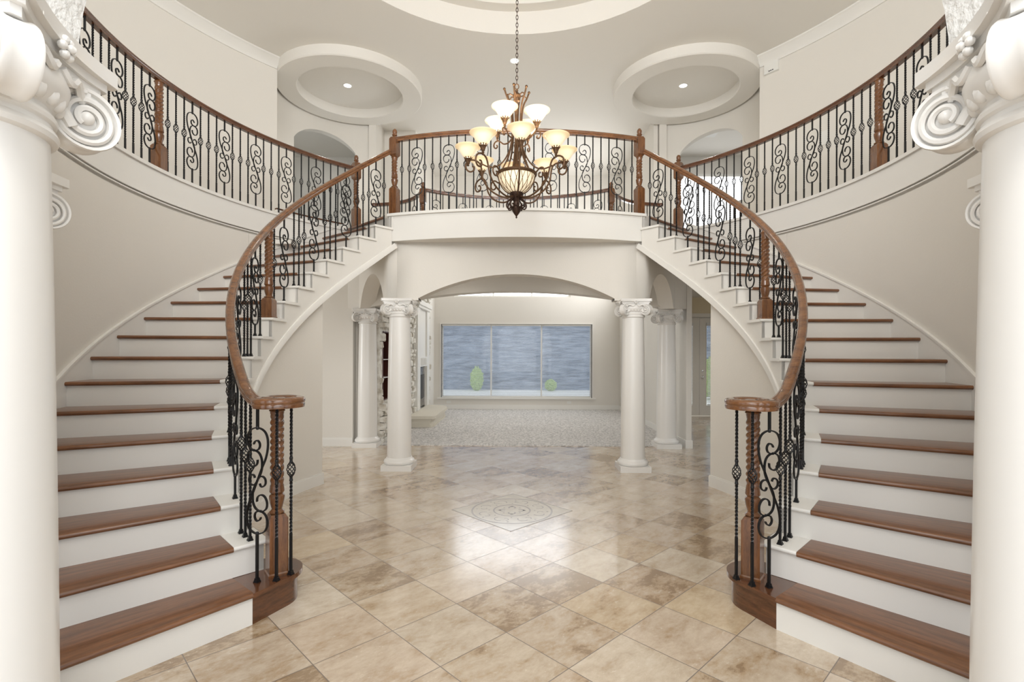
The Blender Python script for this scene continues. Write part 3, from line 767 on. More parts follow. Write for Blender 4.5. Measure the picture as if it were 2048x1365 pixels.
def newel(parent, x, y, z, rz, blk, top, upper=True):
    """blk: lower block height, top: height where the rope ends; upper: square block and acorn above"""
    n = bpy.data.objects.new('newel_post', None)
    mb = MB(); hw = .054
    sqloft(mb, [(hw+.006, 0), (hw+.006, .012), (hw, .02), (hw, blk-.025), (hw-.014, blk)])
    zb = blk
    mb.lathe([(.028, zb-.005), (.044, zb+.004), (.046, zb+.012), (.036, zb+.02), (.030, zb+.028), (.034, zb+.04), (.042, zb+.07), (.046, zb+.10), (.045, zb+.112), (.040, zb+.116), (.034, zb+.122), (.040, zb+.13), (.044, zb+.137), (.041, zb+.165), (.040, zb+.175)], 24)
    zr0 = zb+.17; zr1 = top-.035
    ropetwist(mb, zr0, zr1, .0385, (zr1-zr0)/.16)
    mb.lathe([(.040, zr1), (.041, zr1+.012), (.048, zr1+.02), (.036, top), (.034, top+.004)], 24)
    o = mb.obj('newel_post', M_post, parent, angle=30); o.location = (x, y, z); o.rotation_euler.z = rz
    bpy.data.objects.remove(n)
    if upper:
        t2 = top+.26
        m2 = MB(); sqloft(m2, [(.036, top-.004), (.054, top+.02), (.054, t2-.03), (.040, t2)])
        m2.obj('upper_block', M_post, o, angle=30)
        MB().lathe([(.030, t2-.002), (.022, t2+.008), (.034, t2+.022), (.038, t2+.032), (.030, t2+.042), (.030, t2+.052), (.034, t2+.07), (.031, t2+.09), (.020, t2+.108), (.006, t2+.118), (.001, t2+.12)], 20).obj('acorn_finial', M_post, o, angle=30)
    return o
RAILP = [(-.030, -.012), (-.026, -.030), (.026, -.030), (.030, -.012), (.026, -.004), (.032, .008), (.030, .022), (.018, .032), (0, .035), (-.018, .032), (-.030, .022), (-.032, .008), (-.026, -.004)]
def handrail(path, parent, mat=None):
    return MB().sweep(path, RAILP).obj('handrail', mat or M_rail, parent, angle=45)

RB = 2.615   # baluster radius on the stairs
HR = .85     # rail centre above nosing line
def railz(t): return max(1.255, (t-T0)/DT*RH+HR)
for s in (-1, 1):
    sd = 'left' if s < 0 else 'right'; mir = -1 if s < 0 else 1
    r = thing('stair_railing', 'wrought iron railing with curving oak handrail on the %s staircase' % sd, 'railing')
    NX, NY = s*1.475, 3.185
    # handrail: down the arc and into the volute
    path = []
    for t in frange(TK(18)+.0, TK(3.3), 60):
        path.append(Vector((*PT(s, t, RB-.005), railz(t)+.0)))
    low = []
    for t in (TK(2.6), TK(2.1), TK(1.75)):
        z = {0: 1.335, 1: 1.28, 2: 1.258}[len(low)]
        low.append(Vector((*PT(s, t, RB-.005), z)))
    c = Vector((NX, NY, 1.255)); sp = []
    p_end = low[-1]; a0 = atan2(p_end.y-NY, (p_end.x-NX)*(-s)); rr0 = (Vector((p_end.x, p_end.y))-Vector((NX, NY))).length
    for i in range(1, 27):
        u = i/26; a = a0+u*radians(430); rad = rr0*(1-u)+.055*u if u > .35 else rr0*(1-u)+.055*u
        rad = .055+(rr0-.055)*(1-u)**.9
        rad = max(.05, .142-.095*max(0, u-.35)/.65) if u > .15 else rr0+(.142-rr0)*u/.15
        sp.append(Vector((NX+(-s)*rad*cos(a), NY+rad*sin(a), 1.255)))
    path = path+low+sp
    path = catmull(path, 2)
    handrail(path, r)
    # volute centre cap
    MB().lathe([(.001, 1.222), (.055, 1.225), (.07, 1.24), (.068, 1.272), (.04, 1.282), (.001, 1.284)], 24, (NX, NY, 0)).obj('volute_cap', M_rail, r)
    newel(r, NX, NY, RH-.003, radians(38)*(-s), .375, 1.03, upper=False)
    # three balusters on the starting step
    fr = {-1: ((-1.532, 3.055, 'scroll'), (-1.425, 3.075, 'basket'), (-1.378, 3.165, 'basket')), 1: ((1.505, 3.04, 'scroll'), (1.415, 3.06, 'basket'), (1.36, 3.15, 'basket'))}[s]
    for x, y, kd in fr:
        baluster(r, x, y, RH-.003, 1.228-RH, s*.3, kd, -mir)
    # stair balusters
    for k in range(2, 18):
        if k == 10: lst = [(.72, 'basket')]
        elif k == 9: lst = [(.18, 'scroll'), (.62, 'basket')]
        elif k == 17: lst = [(.22, 'scroll'), (.70, 'basket')]
        elif k % 2 == 0: lst = [(.12, 'basket'), (.46, 'basket'), (.80, 'basket')]
        else: lst = [(.44, 'scroll')]
        for f, kd in lst:
            t = TK(k+f); x, y = PT(s, t, RB); H = railz(t)-.03-k*RH
            if k == 2: H = max(H, 1.24-k*RH)
            baluster(r, x, y, k*RH+.001, H, atan2(cos(t), s*-sin(t)), kd, -1)
    t = TK(10.28); x, y = PT(s, t, RB-.005); newel(r, x, y, 10*RH, -s*t, .20, railz(t)-1.9-.03, upper=False)
    # gallery railing
    g = thing('gallery_railing', 'curved wrought iron railing with dark oak handrail along the %s upper gallery' % sd, 'railing')
    RG = 3.83; TN = .806
    zr = Z2+.965
    path = [(*PT(s, t, RG), zr) for t in frange(-.62, TN-.005, 60)]
    handrail(path, g, M_raild)
    def gb(t, kd):
        x, y = PT(s, t, RG); baluster(g, x, y, Z2+.006, zr-.03-Z2-.006, atan2(cos(t), s*-sin(t)), kd, -1)
    for i in range(24):
        t = .163+.1215/4*(i-3)
        if t < TN-.02: gb(t, 'scroll' if (i-3) % 4 == 0 else 'basket')
    for i in range(0, 22):
        t = .006-.0295*i; gb(t, 'scroll' if i % 4 == 0 else 'basket')
    x, y = PT(s, .040, RG); newel(g, x, y, Z2+.004, -s*.04, .27, .93, upper=False)
    x, y = PT(s, TN+.012, RG); newel(g, x, y, Z2+.004, -s*.8, .36, .80)

# bridge railing
b = thing('bridge_railing', 'arched wrought iron railing with oak handrail on the balcony between the staircases', 'railing')
RBR = BR-.055; xe = 1.66; ph = asin(xe/RBR)
zr = Z2+1.03
def BP(a, rr=RBR): return (rr*sin(a), BC-rr*cos(a))
handrail([(*BP(a), zr) for a in frange(-ph, ph, 40)], b)
for i in range(1, 30):
    a = -ph+2*ph*i/30
    x, y = BP(a); baluster(b, x, y, Z2+.006, zr-.03-Z2-.006, a, 'scroll' if i % 4 == 3 else 'basket', 1)
for sg in (-1, 1):
    x, y = BP(sg*ph); newel(b, x, y, Z2+.004, sg*ph, .375, .80)
# rear balcony railing overlooking the two-storey room
b = thing('balcony_railing', 'rear oak and iron railing seen behind the bridge, overlooking the far room', 'railing')
zr = Z2+.965; RR2 = 2.80; pe = asin(1.63/RR2); CB = 6.63
def RP(a): return (RR2*sin(a), CB+RR2*cos(a))
handrail([(*RP(a), zr) for a in frange(-pe, pe, 30)], b, M_raild)
for i in range(1, 28):
    a = -pe+2*pe*i/28; x, y = RP(a)
    baluster(b, x, y, Z2, zr-.03-Z2, -a, 'scroll' if i % 4 == 2 else 'basket', 1)
for sg in (-1, 1):
    x, y = RP(sg*pe); newel(b, x, y, Z2, 0, .375, .72)
    cp = catmull([(sg*1.63, 8.92, 0), (sg*1.80, 9.28, 0), (sg*2.05, 9.58, 0), (sg*2.38, 9.76, 0), (sg*2.72, 9.84, 0)], 8)
    handrail([(p.x, p.y, zr) for p in cp], b, M_raild)
    MB().lathe([(.001, -.03), (.045, -.028), (.052, 0), (.045, .028), (.001, .036)], 18, (sg*2.745, 9.845, zr)).obj('rail_end_scroll', M_raild, b)
    for i in range(2, len(cp)-1, 3):
        p = cp[i]; q = cp[min(i+1, len(cp)-1)]; j = (i-2)//3
        baluster(b, p.x, p.y, Z2, zr-.03-Z2, atan2(q.y-p.y, q.x-p.x), 'scroll' if j % 4 == 3 else 'basket', sg)

# ================================================================== COLUMNS
def spiral(r0, turns, r1=.008, n=60, ph0=0, dirn=1):
    return [((r0*(1-i/n)+r1*i/n)*cos(ph0+dirn*2*pi*turns*i/n), (r0*(1-i/n)+r1*i/n)*sin(ph0+dirn*2*pi*turns*i/n)) for i in range(n+1)]
CM = {}
def column_meshes():
    HT = 2.27
    m = MB().box(-.20, .20, -.20, .20, 0, .075); CM['plinth'] = m.mesh('plinth', M_col, False)
    m = MB().lathe([(.165, .075), (.195, .078), (.205, .10), (.197, .125), (.180, .135), (.175, .145), (.172, .15), (.166, .16)], 48); CM['base_moulding'] = m.mesh('base_moulding', M_col, True, 50)
    pf = []
    for i in range(15):
        u = i/14; pf.append((.160-.022*u**1.8, .155+(2.03-.155)*u))
    m = MB().lathe(pf, 56); CM['shaft'] = m.mesh('shaft', M_col)
    # capital: necking, egg ring, abacus
    m = MB().lathe([(.138, 2.025), (.150, 2.03), (.154, 2.04), (.150, 2.05), (.142, 2.055), (.142, 2.065), (.149, 2.07), (.151, 2.078), (.147, 2.086), (.140, 2.09), (.140, 2.10), (.155, 2.115), (.168, 2.135), (.172, 2.155), (.165, 2.18), (.15, 2.2)], 48)
    for i in range(24):
        a = 2*pi*i/24; m.sphere((.150*cos(a), .150*sin(a), 2.125), .016, 8, 1.5)
    def concave(hw, dep, n=10):
        out = []
        for q in range(4):
            R = Matrix.Rotation(q*pi/2, 2)
            for i in range(n):
                u = -1+2*i/(n-1) if True else 0
                x = hw*(u); y = -(hw-dep*(1-u*u))
                if i == 0: x += .0
                p = R @ Vector((x*.93 if abs(u) == 1 else x*.93, y)); out.append((p.x, p.y))
        return out
    for hw, z0, z1 in ((.178, 2.195, 2.215), (.188, 2.215, 2.235), (.205, 2.235, 2.270)):
        m.prism(concave(hw, .028), z0, z1)
    # little flower on each side
    for q in range(4):
        R = Matrix.Rotation(q*pi/2, 4, 'Z')
        for j in range(6):
            a = 2*pi*j/6; p = R @ Vector((.018*cos(a), -.178, 2.228+.018*sin(a))); m.sphere(p, .010, 8)
        m.sphere(R @ Vector((0, -.186, 2.228)), .010, 6)
        # swag below abacus: two small s curves
        for sg in (-1, 1):
            pts = catmull([(sg*x, -y, z) for x, y, z in ((.012, .165, 2.19), (.04, .170, 2.17), (.07, .168, 2.19), (.10, .160, 2.185), (.125, .155, 2.165))], 4)
            m.tube([R @ Vector(p) for p in pts], .009, 6)
    CM['abacus'] = m.mesh('capital', M_col, True, 40)
    # a corner volute: wedge disc in the plane of the diagonal, spiral on both faces
    v = MB(); r = .074
    rows = []
    for i in range(33):
        a = 2*pi*i/32
        rows.append(a)
    def disc(rad, y): return [(rad*cos(a), y, rad*sin(a)) for a in [2*pi*i/32 for i in range(32)]]
    grid = [disc(.001, -.024), disc(.022, -.024), disc(.03, -.020), disc(.062, -.020), disc(.066, -.029), disc(.073, -.031), disc(.075, -.026), disc(.0705, -.014), disc(.0695, 0), disc(.0705, .014), disc(.075, .026), disc(.073, .031), disc(.066, .029), disc(.062, .020), disc(.03, .020), disc(.022, .024), disc(.001, .024)]
    v.grid(grid, cv=True)
    for sg in (-1, 1):
        spp = spiral(.066, 2.4, .016, 64, pi/2, 1)
        v.tube([(x, sg*(.026+.006*(1-math.hypot(x, z)/.07)), z) for x, z in spp], .0075, 6)
        v.sphere((0, sg*.030, 0), .016, 10)
    # stem from the bell to the disc
    v.sweep(catmull([(-.11, 0, .040), (-.07, 0, .054), (-.03, 0, .060), (.01, 0, .060)], 5), [(-.026, -.012), (.026, -.012), (.026, .006), (-.026, .006)])
    v.tube([(-.09, -.03, .02), (-.05, -.034, .0), (-.03, -.03, -.03)], .014, 8); v.tube([(-.09, .03, .02), (-.05, .034, .0), (-.03, .03, -.03)], .014, 8)
    CM['volute'] = v.mesh('volute', M_col, True, 45)
column_meshes()
def column(label, x, y, rz=0, group=None):
    t = thing('column', label, 'column', (x, y, 0), rz)
    for nme in ('plinth', 'base_moulding', 'shaft'): mobj(nme, CM[nme], t)
    cp = mobj('capital', CM['abacus'], t)
    for q in range(4):
        a = pi/4+q*pi/2; mobj('volute', CM['volute'], cp, (.205*cos(a), .205*sin(a), 2.128), a)
    return t
column('front left white column of the central portal, beside the left stair wall', -1.565, YF)
column('front right white column of the central portal, beside the right stair wall', 1.565, YF)
column('rear left white column standing by the pale hall wall and stone chimney breast', -2.47, YB-.02)
column('rear right white column standing by the narrow wall end left of the french door', 2.49, YB+.02)
column('large white column cut off by the left edge of the photo', -1.13, 1.05, radians(19))
column('large white column cut off by the right edge of the photo', 1.145, 1.05, -radians(19))
column('white column mostly hidden behind the nearest left column', -1.95, 1.84, radians(19))
column('white column mostly hidden behind the nearest right column', 1.96, 1.84, -radians(19))

# ================================================================== FLOOR MEDALLION
t = thing('floor_medallion', 'pale square stone inlay with round scroll ornament set in the tiled floor', 'floor inlay', (-.03, 5.085, 0), .778-pi/4+pi/4)
MB().box(-.423, .423, -.423, .423, 0, .0012).obj('slab', M_med, t, smooth=False)
def ringm(r0, r1, z=.0012, h=.0008, n=72, parent=t, nm='inlay_ring'):
    rows = [[(r*cos(2*pi*k/n), r*sin(2*pi*k/n), zz) for k in range(n)] for r, zz in ((r0, z), (r0, z+h), (r1, z+h), (r1, z))]
    return MB().grid(rows, cu=True, cv=True).obj(nm, M_medg, parent, smooth=False)
ringm(.385, .402); ringm(.172, .187); 
mb = MB()
for q in range(4): 
    R = Matrix.Rotation(q*pi/2, 4, 'Z'); mb.box(-.423, .423, .413, .423, .0012, .002, R)
mb.obj('inlay_border', M_medg, t, smooth=False)
mb = MB()
def arcbar(mb, cx, cy, r, a0, a1, w, n=14):
    rows = []
    for a in frange(a0, a1, n):
        rows.append([(cx+(r-w/2)*cos(a), cy+(r-w/2)*sin(a), .0013), (cx+(r-w/2)*cos(a), cy+(r-w/2)*sin(a), .002), (cx+(r+w/2)*cos(a), cy+(r+w/2)*sin(a), .002), (cx+(r+w/2)*cos(a), cy+(r+w/2)*sin(a), .0013)])
    mb.grid(rows, cv=True)
for q in range(4):
    a = q*pi/2+pi/4
    arcbar(mb, .085*cos(a), .085*sin(a), .032, a-2.2, a+2.2, .016)
    mb.lathe([(.016, .0013), (.016, .002)], 10, (.125*cos(a), .125*sin(a), 0)); mb.lathe([(.011, .0013), (.011, .002)], 10, (.11*cos(a+pi/4), .11*sin(a+pi/4), 0))
for q in range(8):
    a = q*pi/4+pi/8
    arcbar(mb, .285*cos(a), .285*sin(a), .05, a-2.4, a+.6, .009); arcbar(mb, .285*cos(a+.2), .285*sin(a+.2), .028, a+.5, a+4, .008)
    mb.lathe([(.010, .0013), (.010, .002)], 10, (.35*cos(a+.3), .35*sin(a+.3), 0)); mb.lathe([(.009, .0013), (.009, .002)], 10, (.225*cos(a+.39), .225*sin(a+.39), 0))
mb.obj('scroll_ornament', M_medg, t, smooth=False)

# ================================================================== CHANDELIER
CZ = 0
ch = thing('chandelier', 'bronze two-tier chandelier with amber glass shades hanging in the centre of the foyer', 'chandelier', (.005, 5.1, 0))
mb = MB(); zc = 4.235; i = 0
while zc < ZC+.62:
    pts = [(.011*cos(a)*(1 if i % 2 else 0), .011*cos(a)*(0 if i % 2 else 1), zc+.019+.024*sin(a)) for a in [2*pi*k/10 for k in range(10)]]
    mb.tube(pts, .0032, 5, closed=True); zc += .0375; i += 1
mb.obj('chain', M_bronzed, ch)
MB().lathe([(.001, ZC+.66), (.07, ZC+.655), (.075, ZC+.64), (.03, ZC+.61), (.008, ZC+.60)], 20).obj('ceiling_canopy', M_bronzed, ch)
mb = MB(); mb.tube([(.02*cos(a), 0, 4.205+.026*sin(a)) for a in [2*pi*k/16 for k in range(16)]], .005, 6, closed=True); mb.obj('hanging_ring', M_bronze, ch)
# central stem and hubs
MB().lathe([(.004, 4.18), (.014, 4.17), (.012, 4.15), (.02, 4.14), (.038, 4.125), (.042, 4.11), (.030, 4.09), (.034, 4.075), (.030, 4.06), (.014, 4.05), (.009, 4.03), (.008, 3.66), (.018, 3.65), (.03, 3.62), (.02, 3.585), (.012, 3.56), (.016, 3.50), (.028, 3.46), (.035, 3.43), (.016, 3.39), (.01, 3.36), (.01, 3.12)], 20).obj('stem', M_bronze, ch)
for i in range(6):
    a = 2*pi*i/6+.3
    prof = catmull([(.125, 0, 4.155), (.105, 0, 4.10), (.072, 0, 4.03), (.055, 0, 3.93), (.048, 0, 3.80), (.048, 0, 3.70), (.060, 0, 3.60), (.085, 0, 3.50), (.12, 0, 3.42), (.150, 0, 3.36)], 5)
    R = Matrix.Rotation(a, 4, 'Z')
    mb = MB().tube([R @ p for p in prof], .0085, 8); mb.sphere(R @ Vector((.128, 0, 4.163)), .014, 8)
    mb.tube([R @ Vector(p) for p in ((.035, 0, 4.11), (.07, 0, 4.125), (.10, 0, 4.105))], .006, 6)
    mb.obj('crown_rod', M_bronze, ch)
def shade(parent, x, y, z):
    """z = rim height; the glass is the part, origin at its bottom"""
    h = MB()
    for k in range(9):
        a = 2*pi*k/9
        h.tube([(q[0]*cos(a), q[0]*sin(a), q[1]) for q in ((.012, -.045), (.018, -.03), (.024, -.012), (.034, .004), (.040, .012))], .0052, 5)
        h.tube([((.034+.005*cos(b))*cos(a+.05*sin(b)), (.034+.005*cos(b))*sin(a+.05*sin(b)), .006+.009*sin(b)) for b in [2*pi*j/8 for j in range(8)]], .003, 4, closed=True)
    h.lathe([(.006, -.075), (.014, -.07), (.010, -.058), (.018, -.048), (.020, -.035), (.024, -.005), (.028, .0), (.02, .003)], 18)
    o = bpy.data.objects.new('shade_holder', SH['holder']) if 'holder' in SH else None
    if o is None:
        SH['holder'] = h.mesh('shade_holder', M_bronze); o = bpy.data.objects.new('shade_holder', SH['holder'])
    COL.objects.link(o); o.parent = parent; o.location = (x, y, z-.115)
    if 'glass' not in SH:
        pf = [(.026, .0), (.040, .010), (.056, .028), (.073, .052), (.090, .078), (.104, .094), (.118, .104), (.126, .110), (.128, .114), (.124, .113), (.116, .107), (.100, .094), (.086, .076), (.069, .051), (.052, .029), (.036, .014), (.02, .008)]
        n = 36; rows = [[(r*cos(2*pi*k/n), r*sin(2*pi*k/n), zz) for k in range(n)] for r, zz in pf]
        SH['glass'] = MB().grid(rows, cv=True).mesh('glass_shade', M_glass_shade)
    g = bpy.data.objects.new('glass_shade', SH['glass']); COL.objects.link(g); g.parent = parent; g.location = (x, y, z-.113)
    l = bpy.data.lights.new('bulb', 'POINT'); l.energy = 4.5; l.color = (1, .90, .76); l.shadow_soft_size = .03
    lo = bpy.data.objects.new('bulb', l); COL.objects.link(lo); lo.parent = parent; lo.location = (x, y, z-.03)
SH = {}
# angles measured from the side facing the camera (-Y), positive to the right
def dirn(a): return Vector((sin(a), -cos(a), 0))
def radial(pts, a): d = dirn(a); return [Vector((d.x*r, d.y*r, z)) for r, z in pts]
for a in (-30, 60, 150, 240):
    a = radians(a); d = dirn(a)
    arm = bpy.data.objects.new('upper_arm', None)
    pts = [(.045, 3.62), (.055, 3.56), (.10, 3.525), (.16, 3.545), (.205, 3.60), (.245, 3.655), (.275, 3.67), (.290, 3.645), (.280, 3.615), (.255, 3.61), (.245, 3.63), (.258, 3.64)]
    pts = [(.045, 3.75), (.06, 3.70), (.10, 3.665), (.15, 3.665), (.185, 3.69), (.215, 3.71), (.250, 3.705), (.268, 3.68), (.262, 3.65), (.240, 3.64), (.225, 3.655), (.235, 3.67)]
    m = MB().tube(catmull([p for p in radial(pts, a)], 5), .0075, 8); m.tube(radial([(.226, 3.705), (.226, 3.735)], a), .008, 8)
    ao = m.obj('upper_arm', M_bronze, ch); bpy.data.objects.remove(arm)
    shade(ao, d.x*.226, d.y*.226, 3.915)
for i in range(8):
    a = radians(5+45*i); d = dirn(a)
    # main arm sweeping from the bottom hub
    pts = [(.03, 3.115), (.08, 3.095), (.16, 3.085), (.25, 3.11), (.33, 3.16), (.385, 3.23), (.41, 3.31), (.44, 3.375), (.50, 3.395), (.555, 3.37), (.575, 3.32), (.555, 3.275), (.515, 3.27), (.495, 3.295), (.505, 3.325), (.525, 3.325)]
    if i % 2 == 0:
        pts = [(.03, 3.12), (.09, 3.10), (.18, 3.12), (.27, 3.18), (.33, 3.27), (.345, 3.36), (.36, 3.42), (.40, 3.455), (.46, 3.46), (.50, 3.42), (.495, 3.37), (.46, 3.345), (.425, 3.36), (.42, 3.39), (.44, 3.40)]
    m = MB().tube(catmull(radial(pts, a), 5), .0085, 8)
    ztop = 3.395 if i % 2 else 3.46
    # upper brace from the stem
    br = [(.05, 3.66), (.075, 3.56), (.13, 3.46), (.20, 3.405), (.28, 3.40), (.36, 3.435)] if i % 2 == 0 else [(.19, 3.32), (.24, 3.30), (.29, 3.33), (.33, 3.325), (.345, 3.28), (.32, 3.245), (.285, 3.25), (.28, 3.28), (.30, 3.285)]
    m.tube(catmull(radial(br, a), 5), .0075, 8)
    m.tube(radial([(.48, ztop-.01), (.48, 3.42 if i % 2 else 3.47)], a), .008, 8)
    ao = m.obj('lower_arm', M_bronze, ch)
    shade(ao, d.x*.48, d.y*.48, 3.59)
# centre bowl
pf = [(.185, 3.325), (.17, 3.27), (.145, 3.215), (.11, 3.175), (.07, 3.15), (.03, 3.14)]
n = 36; rows = [[(r*cos(2*pi*k/n), r*sin(2*pi*k/n), z) for k in range(n)] for r, z in pf]
MB().grid(rows, cv=True).obj('bowl_glass', M_bowl, ch)
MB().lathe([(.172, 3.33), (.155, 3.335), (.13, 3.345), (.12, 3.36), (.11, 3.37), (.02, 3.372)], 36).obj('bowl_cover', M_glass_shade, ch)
mb = MB()
for k in range(18):
    for sg in (-1, 1):
        pts = []
        for j in range(13):
            u = j/12; r = (.192*(1-u)**.0+0)*1
            # follow the bowl profile
            idx = u*(len(pf)-1); i0 = min(int(idx), len(pf)-2); fr_ = idx-i0
            r = pf[i0][0]*(1-fr_)+pf[i0+1][0]*fr_+.006; z = pf[i0][1]*(1-fr_)+pf[i0+1][1]*fr_-.003
            a = 2*pi*k/18+sg*.30*(1-min(1, u*1.6))**1.0
            pts.append((r*cos(a), r*sin(a), z))
        mb.tube(pts, .0032, 4)
mb.obj('bowl_lattice', M_bronze, ch)
MB().lathe([(.186, 3.315), (.200, 3.322), (.205, 3.335), (.196, 3.345), (.184, 3.338), (.180, 3.325)], 48).obj('bowl_rim', M_bronze, ch)
MB().lathe([(.065, 3.150), (.072, 3.140), (.070, 3.128), (.050, 3.105), (.040, 3.08), (.030, 3.06), (.034, 3.04), (.028, 3.02), (.046, 3.005), (.050, 2.99), (.040, 2.965), (.024, 2.94), (.012, 2.925), (.006, 2.915), (.010, 2.905), (.002, 2.895)], 24).obj('bottom_finial', M_bronzed, ch)
mb = MB()
for i in range(8):
    a = 2*pi*i/8+.2; R = Matrix.Rotation(a, 4, 'Z')
    pts = catmull([(.035, 0, 3.10), (.075, 0, 3.07), (.10, 0, 3.03), (.09, 0, 2.995), (.062, 0, 2.995), (.055, 0, 3.02), (.07, 0, 3.032)], 4)
    mb.tube([R @ p for p in pts], .0075, 6)
mb.obj('bottom_scrolls', M_bronzed, ch)
l = bpy.data.lights.new('bowl_lamp', 'POINT'); l.energy = 4.5; l.color = (1, .90, .76); l.shadow_soft_size = .04
lo = bpy.data.objects.new('bowl_lamp', l); COL.objects.link(lo); lo.location = (.005, 5.1, 3.42)

# ================================================================== DOWNLIGHTS, SMALL FITTINGS
def downlight(label, x, y, z, pw):
    t = thing('downlight', label, 'recessed light', (x, y, z))
    nn_ = 32; MB().grid([[(r*cos(2*pi*k/nn_), r*sin(2*pi*k/nn_), zz) for k in range(nn_)] for r, zz in ((.062, -.001), (.066, -.006), (.082, -.006), (.086, -.001), (.086, 0), (.062, 0))], cu=True, cv=True).obj('trim_ring', M_trim, t)
    MB().lathe([(.061, -.003), (.061, -.0005)], 32).obj('lens', M_lens, t)
    l = bpy.data.lights.new('downlight_lamp', 'SPOT'); l.energy = pw; l.spot_size = radians(130); l.spot_blend = 1; l.color = (1, .95, .88); l.shadow_soft_size = .08
    o = bpy.data.objects.new('downlight_lamp', l); COL.objects.link(o); o.location = (x, y, z-.02)
downlight('recessed ceiling light behind the chandelier chain', -.045, 8.43, ZC, 90)
downlight('recessed light inside the left round ceiling ring', -3.05, 9.2, ZC, 70)
downlight('recessed light inside the right round ceiling ring', 2.97, 9.23, ZC, 70)
downlight('added recessed fill light in the low ceiling under the bridge, left of centre', -.9, 7.75, ZS, 22)  # fixture added to brighten the passage, hidden by the arch
downlight('added recessed fill light in the low ceiling under the bridge, right of centre', .9, 7.75, ZS, 22)  # second added fill under the bridge, also out of view
downlight('added recessed fill light in the right hall ceiling before the french door', 4.3, 10.9, 2.93, 60)  # added to brighten the right hall; actual source unseen
downlight('added recessed fill light in the left hall ceiling behind the left staircase', -3.9, 7.7, 3.0, 22)  # extra unseen fixture, added as fill behind the stair
# alarm box under the right crown
aa = atan2(8.43-CY, 4.30)
t = thing('alarm_box', 'small white sensor box with dark slots under the right crown moulding', 'sensor', (GR*cos(.655), CY+GR*sin(.655), 6.10), .655)
MB().box(-.05, .0, -.11, .11, -.07, .095).obj('housing', M_plastic, t, smooth=False)
mb = MB()
for k in (-1, 0, 1): mb.box(-.053, -.048, k*.028-.010, k*.028+.010, -.05, -.036)
mb.obj('slots', M_black, t, smooth=False)
# light switch and outlets
def plate(nm, label, cat, x, y, z, w=.07, h=.115, gang=1, rz=0):
    t = thing(nm, label, cat, (x, y, z), rz)
    MB().box(-w/2, w/2, -.006, 0, -h/2, h/2).obj('cover_plate', M_plastic, t, smooth=False)
    if cat == 'switch': MB().box(-.015, .015, -.010, -.005, -.03, .03).obj('rocker', M_plastic, t, smooth=False)
    else:
        MB().box(-.017, .017, -.0085, -.005, .008, .038).box(-.017, .017, -.0085, -.005, -.038, -.008).obj('socket', M_plastic, t, smooth=False)
plate('light_switch', 'white light switch on the hall wall right of the left stair wall', 'switch', -3.27, 8.459, 1.33)
plate('wall_outlet', 'white outlet low on the far wall left of the window', 'outlet', -1.85, 13.949, .20, .115, .07)
plate('wall_outlet', 'white outlet low on the far wall below the right window shade', 'outlet', 1.42, 13.949, .20, .115, .07)
a = .50
plate('light_switch', 'white control plate on the right gallery wall behind the balusters', 'switch', (GR-.003)*cos(a), CY+(GR-.003)*sin(a), 4.72, .14, .20, rz=a-pi/2)
tag(MB().box(4.05, 4.35, 11.0, 11.4, ZC-.02, ZC-.001).obj('ceiling_vent', M_plastic, smooth=False), 'white ceiling vent in the bright room behind the right upper arch', 'vent')
t = thing('floor_lamp', 'slim pale lamp standing beyond the right upper arch', 'lamp', (4.70, 10.7, Z2))
MB().lathe([(.10, 0), (.10, .015), (.012, .03), (.010, 1.2), (.012, 1.22)], 20).obj('pole', M_plastic, t)
MB().lathe([(.02, 1.19), (.09, 1.26), (.11, 1.30), (.10, 1.30), (.02, 1.21)], 20).obj('lamp_shade', M_plastic, t)
tag(MB().box(4.55, 4.98, 10.95, 11.25, Z2, Z2+.86).box(4.60, 4.90, 11.0, 11.2, Z2+.86, Z2+.92).obj('console_cabinet', M_black, smooth=False), 'dark cabinet beyond the right upper arch', 'cabinet')

